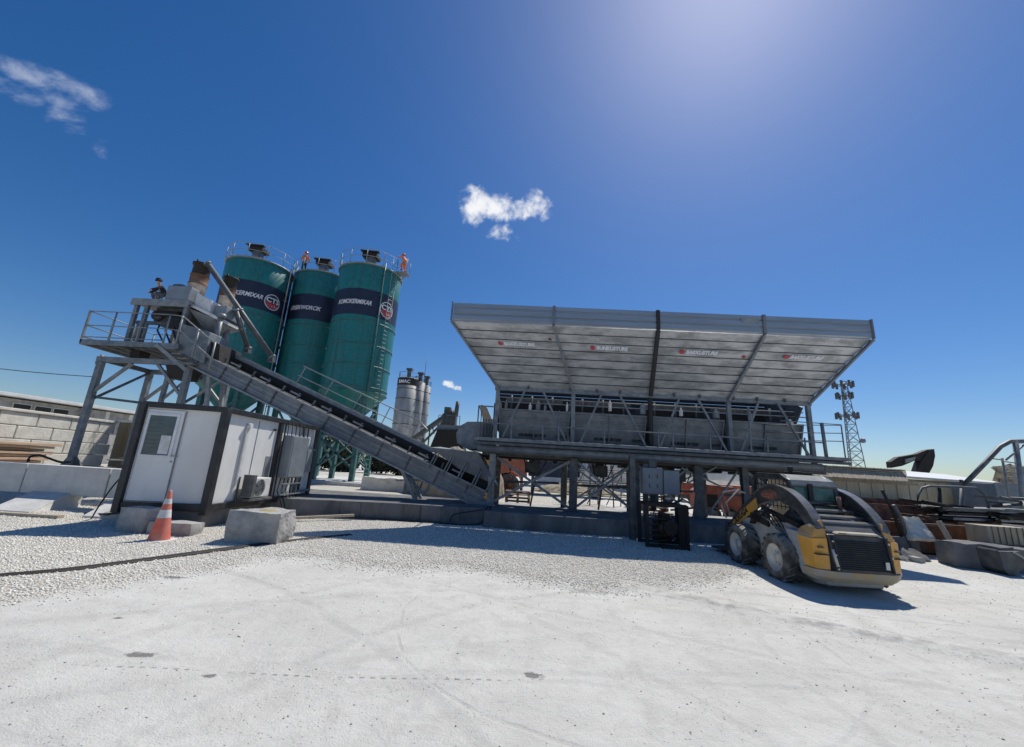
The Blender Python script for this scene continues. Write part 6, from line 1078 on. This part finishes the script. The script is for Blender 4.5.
heap('debris_pile', (9.5, 11.6), 1.0, .8, .42, 'conc_d', 'dark pile of fine debris beside the right wheel of the loader', 'debris', 26, .4, 15)
for i, (x, y, s, l) in enumerate(((10.0, 12.0, .16, 'white stone chip under the leaning slab'), (9.75, 10.9, .12, 'small white stone in front of the debris pile'), (11.9, 10.6, .2, 'grey stone wedged between the dark concrete blocks'))): rockblock('stone', x-s, x+s, y-s, y+s, s, 'rock', l, 'stone', .4*i, 4, .03, 60+i)
rockblock('rubble_wall', 28.6, 33, 25.0, 26, 3.5, 'pile', 'pale heap of rubble behind the blue grey container', 'rubble', 0, 10, .3, 77)

# ------------------------------------------------------------------ skid steer loader
def loader():
    L = empty('skid_steer_loader', (5.42, 8.5, 0), 'dusty yellow and black skid steer loader seen from behind its left side', 'loader', None, R(1.0))
    B = dict(parent=L, local=True)
    # y forward, x right
    for x in (-.73, .73):
        for y in (-.62, .68): wheel(L, (x, y, .39), .39, .30, 'x', 'tyre', 'rim', 18, True)
    MB().prism([(-1.15, .26), (.95, .26), (1.15, .45), (1.1, .8), (-1.0, .95), (-1.2, .7)], -.56, .56, 'x').build('chassis', 'greyp', bevel=.03, **B)
    # flared rear flanks
    for s in (-1, 1):
        m = MB(); m.hexa([(s*.45, -1.40, .2), (s*.66, -1.30, .22), (s*.70, -1.06, .24), (s*.45, -1.04, .22), (s*.45, -1.42, .88), (s*.68, -1.34, .86), (s*.71, -.72, .92), (s*.45, -.7, .92)]); m.build('rear_flank', 'greyp', bevel=.02, **B)
        m = MB(); m.hexa([(s*.50, -1.46, .38), (s*.675, -1.375, .38), (s*.712, -1.16, .40), (s*.5, -1.1, .38), (s*.50, -1.45, .86), (s*.69, -1.37, .84), (s*.722, -1.06, .86), (s*.5, -1.02, .88)]); tp = m.build('tail_panel', 'yellow', bevel=.012, **B)
        m = MB(); m.box((s*.505, -1.468, .6), (s*.69, -1.38, .612)); m.build('panel_seam', 'burnt', tp, local=True)
        MB().box((s*.57, -1.452, .70), (s*.64, -1.40, .725)).build('tail_lamp', 'rust', tp, local=True)
        m = MB(); m.hexa([(s*.46, -1.42, .86), (s*.68, -1.36, .85), (s*.7, -1.0, .9), (s*.46, -1.0, .9), (s*.47, -1.33, 1.14), (s*.53, -1.31, 1.12), (s*.6, -1.0, .98), (s*.47, -1.0, 1.0)]); m.build('arm_tower', 'yellow', bevel=.02, **B)
        m = MB(); m.prism([(-.98, .5), (-.3, .74), (.35, .80), (1.0, .82), (1.05, .92), (-.9, 1.0)], s*.54, s*.58, 'x'); m.build('side_skirt', 'greyp', bevel=.01, **B)
    m = MB(); out_ = [(-.72, -1.16), (-.70, -1.36), (-.52, -1.50), (.52, -1.50), (.70, -1.36), (.72, -1.16)]
    m.add([(x, y, .375) for x, y in out_]+[(x*.97, y+.03, .27) for x, y in out_]+[(x*.86, y+.09, .2) for x, y in out_]+[(x*.5, -1.0, .17) for x, y in out_]+[(x*.9, -1.0, .375) for x, y in out_], [[k+6*r_, k+1+6*r_, k+7+6*r_, k+6+6*r_] for r_ in range(3) for k in range(5)]+[[k, k+1, k+25, k+24] for k in range(5)]+[[18, 19, 20, 21, 22, 23, 29, 28, 27, 26, 25, 24]])
    m.build('rear_bumper', 'yellowd', bevel=.02, **B)
    MB().prism([(-1.3, .12), (-1.0, .08), (-.7, .14), (-.7, .3), (-1.3, .3)], -.45, .45, 'x').build('belly_plate', 'greyp', bevel=.04, **B)
    MB().prism([(-1.44, .36), (-1.38, .95), (-1.26, 1.06), (-.5, 1.14), (-.5, .4)], -.46, .46, 'x').build('engine_hood', 'ldark', bevel=.03, **B)
    # rear door with louvres
    dm = MB(); dm.hexa([(-.46, -1.53, .37), (.46, -1.53, .37), (.44, -1.43, .37), (-.44, -1.43, .37), (-.485, -1.44, .92), (.485, -1.44, .92), (.485, -1.36, .92), (-.485, -1.36, .92)]); dr_ = dm.build('rear_door', 'ldark', bevel=.02, **B)
    lv = MB()
    for k in range(14):
        z = .42+k*.031; y = lerp(-1.542, -1.452, (z-.37)/.55); lv.hexa([(-.38, y-.012, z), (.38, y-.012, z), (.38, y+.02, z+.008), (-.38, y+.02, z+.008), (-.38, y-.004, z+.016), (.38, y-.004, z+.016), (.38, y+.03, z+.02), (-.38, y+.03, z+.02)])
    for x in (-.41, .41): lv.beam((x, -1.548, .40), (x, -1.462, .9), .03, .02)
    lv.build('louvre', 'black', dr_, local=True)
    MB().hexa([(-.36, -1.47, .925), (.36, -1.47, .925), (.36, -1.37, .94), (-.36, -1.37, .94), (-.32, -1.45, .955), (.32, -1.45, .955), (.32, -1.36, .97), (-.32, -1.36, .97)]).build('door_lip', 'woodpale', dr_, local=True, bevel=.01)
    MB().tube((-.44, -1.54, .45), (-.46, -1.49, .7), .02).build('latch', 'rim', dr_, local=True)
    MB().box((-.30, -1.475, .945), (-.2, -1.44, .955)).build('hinge', 'rust', dr_, local=True)
    MB().box((.30, -1.545, .45), (.36, -1.535, .56)).build('sticker', 'conew', dr_, local=True)
    for sx_ in (-1, 1):
        for q_ in range(3): MB().tube((sx_*.44, -1.535+.03*q_, .42+.2*q_), (sx_*.44, -1.555+.03*q_, .42+.2*q_), .014, None, 8).build('bolt', 'rim', dr_, local=True)
        MB().path([(sx_*.5, -1.3, 1.0), (sx_*.46, -1.1, 1.22), (sx_*.42, -.8, 1.3), (sx_*.4, -.6, 1.15)], .02).build('hydraulic_hose', 'black', **B)
        MB().path([(sx_*.47, -1.2, 1.02), (sx_*.42, -1.0, 1.2), (sx_*.38, -.7, 1.24)], .014).build('hydraulic_hose', 'black', **B)
        MB().tube((sx_*.45, -1.22, 1.0), (sx_*.6, -1.22, 1.0), .05, None, 12).build('pivot_pin', 'rim', **B)
    MB().tube((.3, -.75, 1.2), (.3, -.75, 1.5), .035, None, 10).build('exhaust_pipe', 'rust', **B)
    # hood top slats
    m = MB()
    for (y, z, h) in ((-1.22, 1.06, .035), (-1.02, 1.13, .04), (-.82, 1.22, .04)): m.hexa([(-.5, y-.04, z), (.5, y-.04, z), (.5, y+.04, z+.03), (-.5, y+.04, z+.03), (-.5, y-.04, z+h), (.5, y-.04, z+h), (.5, y+.04, z+h+.03), (-.5, y+.04, z+h+.03)])
    m.build('hood_slat', 'armcap', bevel=.01, **B)
    # lift arms: arch profile in y,z
    out = []; inn = []
    ctl_o = [(-1.36, .98), (-1.28, 1.12), (-1.08, 1.33), (-.82, 1.5), (-.52, 1.6), (-.22, 1.63), (.1, 1.56), (.5, 1.36), (1.0, 1.08), (1.45, .72), (1.6, .4)]
    ctl_i = [(-1.2, .94), (-1.1, 1.02), (-.9, 1.2), (-.66, 1.3), (-.42, 1.36), (-.2, 1.34), (.1, 1.28), (.5, 1.12), (.95, .86), (1.32, .55), (1.45, .34)]
    def cr(P, m_=4):
        o = []
        for i in range(len(P)-1):
            a, b, c_, d_ = P[max(i-1, 0)], P[i], P[i+1], P[min(i+2, len(P)-1)]
            for k in range(m_):
                t = k/m_; o.append(tuple(.5*((2*b[j])+(-a[j]+c_[j])*t+(2*a[j]-5*b[j]+4*c_[j]-d_[j])*t*t+(-a[j]+3*b[j]-3*c_[j]+d_[j])*t**3) for j in (0, 1)))
        return o+[P[-1]]
    ctl_o, ctl_i = cr(ctl_o), cr(ctl_i)
    for s in (-1, 1):
        ar = empty('lift_arm', (0, 0, 0), None, None); ar.parent = L
        m = MB(); n = len(ctl_o); xa, xb = s*.46, s*.58
        for k in range(n-1):
            o0, o1, i0, i1 = ctl_o[k], ctl_o[k+1], ctl_i[k], ctl_i[k+1]
            m.hexa([(xa, *i0), (xb, *i0), (xb, *i1), (xa, *i1), (xa, *o0), (xb, *o0), (xb, *o1), (xa, *o1)])
        m.build('arm_beam', 'ldark', ar, local=True)
        m = MB(); 
        for k in range(n-14):
            o0, o1 = Vector((0, *ctl_o[k])), Vector((0, *ctl_o[k+1])); m.beam(o0+Vector((s*.52, 0, .008)), o1+Vector((s*.52, 0, .008)), .15, .03)
        m.build('arm_cap', 'armcap', ar, local=True)
        yp = [(.30, 1.36), (.95, 1.02), (1.3, .76), (1.22, .62), (.85, .86), (.26, 1.17)]
        m = MB(); m.prism(yp, s*.581, s*.595, 'x'); m.build('arm_decal', 'yellow', ar, local=True)
        if s < 0:
            a = Vector((-.597, 1.15, .76)); ux = Vector((0, -.86, .47)).normalized(); uz = Vector((0, .47, .86)).normalized(); add_text('XXUGA', .17, lambda u, v: a+ux*u+uz*v, 'lettering', 'black', ar, .1, .01, width=.62, local=True)
            m = MB(); pts = [(-.42, 1.40), (-.38, 1.52), (-.2, 1.56), (.05, 1.52), (.12, 1.42), (-.05, 1.36), (-.3, 1.36)]; m.prism(pts, -.595, -.582, 'x'); m.build('arm_badge', 'rust', ar, local=True)
            b = Vector((-.598, .06, 1.40)); add_text('L225', .12, lambda u, v: b+Vector((0, -u, v)), 'lettering', 'redp', ar, .1, .006, width=.36, local=True)
        m = MB(); m.tube((s*.56, -1.0, .72), (s*.58, .35, 1.05), .035, None, 8); m.tube((s*.56, -1.0, .72), (s*.57, -.3, .88), .055, None, 8); m.build('lift_ram', 'steel', ar, local=True)
        m = MB(); m.beam((s*.6, -.95, .98), (s*.6, .1, 1.2), .03, .09); m.beam((s*.6, -.1, .9), (s*.6, .5, 1.0), .04, .12); [m.path([(s*.64, -.6+.1*k, .9), (s*.66, -.4+.1*k, 1.12), (s*.64, .0+.1*k, 1.1), (s*.66, .3+.05*k, .85)], .014) for k in range(4)]; m.build('linkage', 'burnt', ar, local=True)
    MB().tube((-.6, -.6, 1.36), (.6, -.6, 1.36), .05, None, 10).build('cross_tube', 'armtop', **B)
    # cab
    cabp = [(-.55, 1.1), (-.58, 1.48), (-.5, 1.72), (-.3, 1.82), (.45, 1.84), (.62, 1.78), (.72, 1.2), (.6, .8), (-.5, .8)]
    for s in (-1, 1):
        m = MB(); n = len(cabp); w = .07
        xa = s*.40
        for k in (0, 1, 2, 3, 4, 5, 6):
            p, q_ = Vector((xa, *cabp[k])), Vector((xa, *cabp[k+1])); m.beam(p, q_, .08, .09)
        m.build('cab_side_frame', 'armtop', bevel=.01, **B)
        m = MB(); [m.tube((s*.40, -.45+.12*k, 1.2), (s*.40, -.45+.12*k, 1.76), .008, None, 4) for k in range(9)]; [m.tube((s*.40, -.5, 1.25+.1*k), (s*.40, .6, 1.25+.1*k), .008, None, 4) for k in range(5)]; m.build('side_mesh', 'burnt', **B)
    MB().prism([(-.61, 1.66), (-.54, 1.76), (-.3, 1.86), (.45, 1.88), (.66, 1.81), (.64, 1.75), (.44, 1.8), (-.28, 1.79), (-.46, 1.72), (-.57, 1.62)], -.42, .42, 'x').build('cab_roof', 'cabtop', bevel=.02, **B)
    MB().hexa([(-.37, -.60, 1.16), (.37, -.60, 1.16), (.37, -.57, 1.16), (-.37, -.57, 1.16), (-.37, -.56, 1.64), (.37, -.56, 1.64), (.37, -.53, 1.64), (-.37, -.53, 1.64)]).build('rear_window', 'greeng', **B)
    MB().box((-.14, -.64, 1.1), (-.06, -.605, 1.7)).build('window_bar', 'black', **B)
    MB().box((-.42, -.64, 1.06), (.42, -.54, 1.17)).build('window_sill', 'armtop', bevel=.01, **B)
    m = MB(); m.box((-.25, -.2, .85), (.25, .2, 1.0)); m.box((-.25, -.28, 1.0), (.25, -.18, 1.5)); m.build('seat', 'black', bevel=.03, **B)
    m = MB(); m.box((-.05, -.1, 1.86), (.15, .2, 1.93)); m.tube((-.02, 0, 1.86), (-.02, 0, 2.02), .05); m.box((.18, -.05, 1.86), (.38, .15, 1.92)); m.build('roof_beacon', 'burnt', bevel=.01, **B)
    # front coupler with bucket, hoses and mirror frame
    m = MB(); m.prism([(1.45, .1), (2.35, .04), (2.4, .08), (1.7, .2), (1.6, .75), (1.52, .75)], -.6, .8, 'x'); bk_ = m.build('front_bucket', 'ldark', **B)
    m = MB(); m.beam((-.6, 1.42, .45), (.6, 1.42, .45), .1, .25); m.build('coupler', 'yellow', **B)
    m = MB(); m.path([(-.72, 1.3, .85), (-.78, 1.35, 1.1), (-.76, 1.3, 1.42), (-.5, 1.25, 1.48), (-.3, 1.2, 1.42)], .022); m.path([(-.72, 1.1, .9), (-.8, 1.1, 1.2), (-.66, .8, 1.5)], .016); m.build('front_guard', 'rim', **B)
    m = MB(); m.box((-.76, 1.28, .95), (-.70, 1.38, 1.3)); m.build('side_marker', 'redp', **B)
    m = MB(); m.box((-.36, .75, 1.4), (-.2, .78, 1.68)); m.build('mirror_plate', 'rim', **B)
loader()
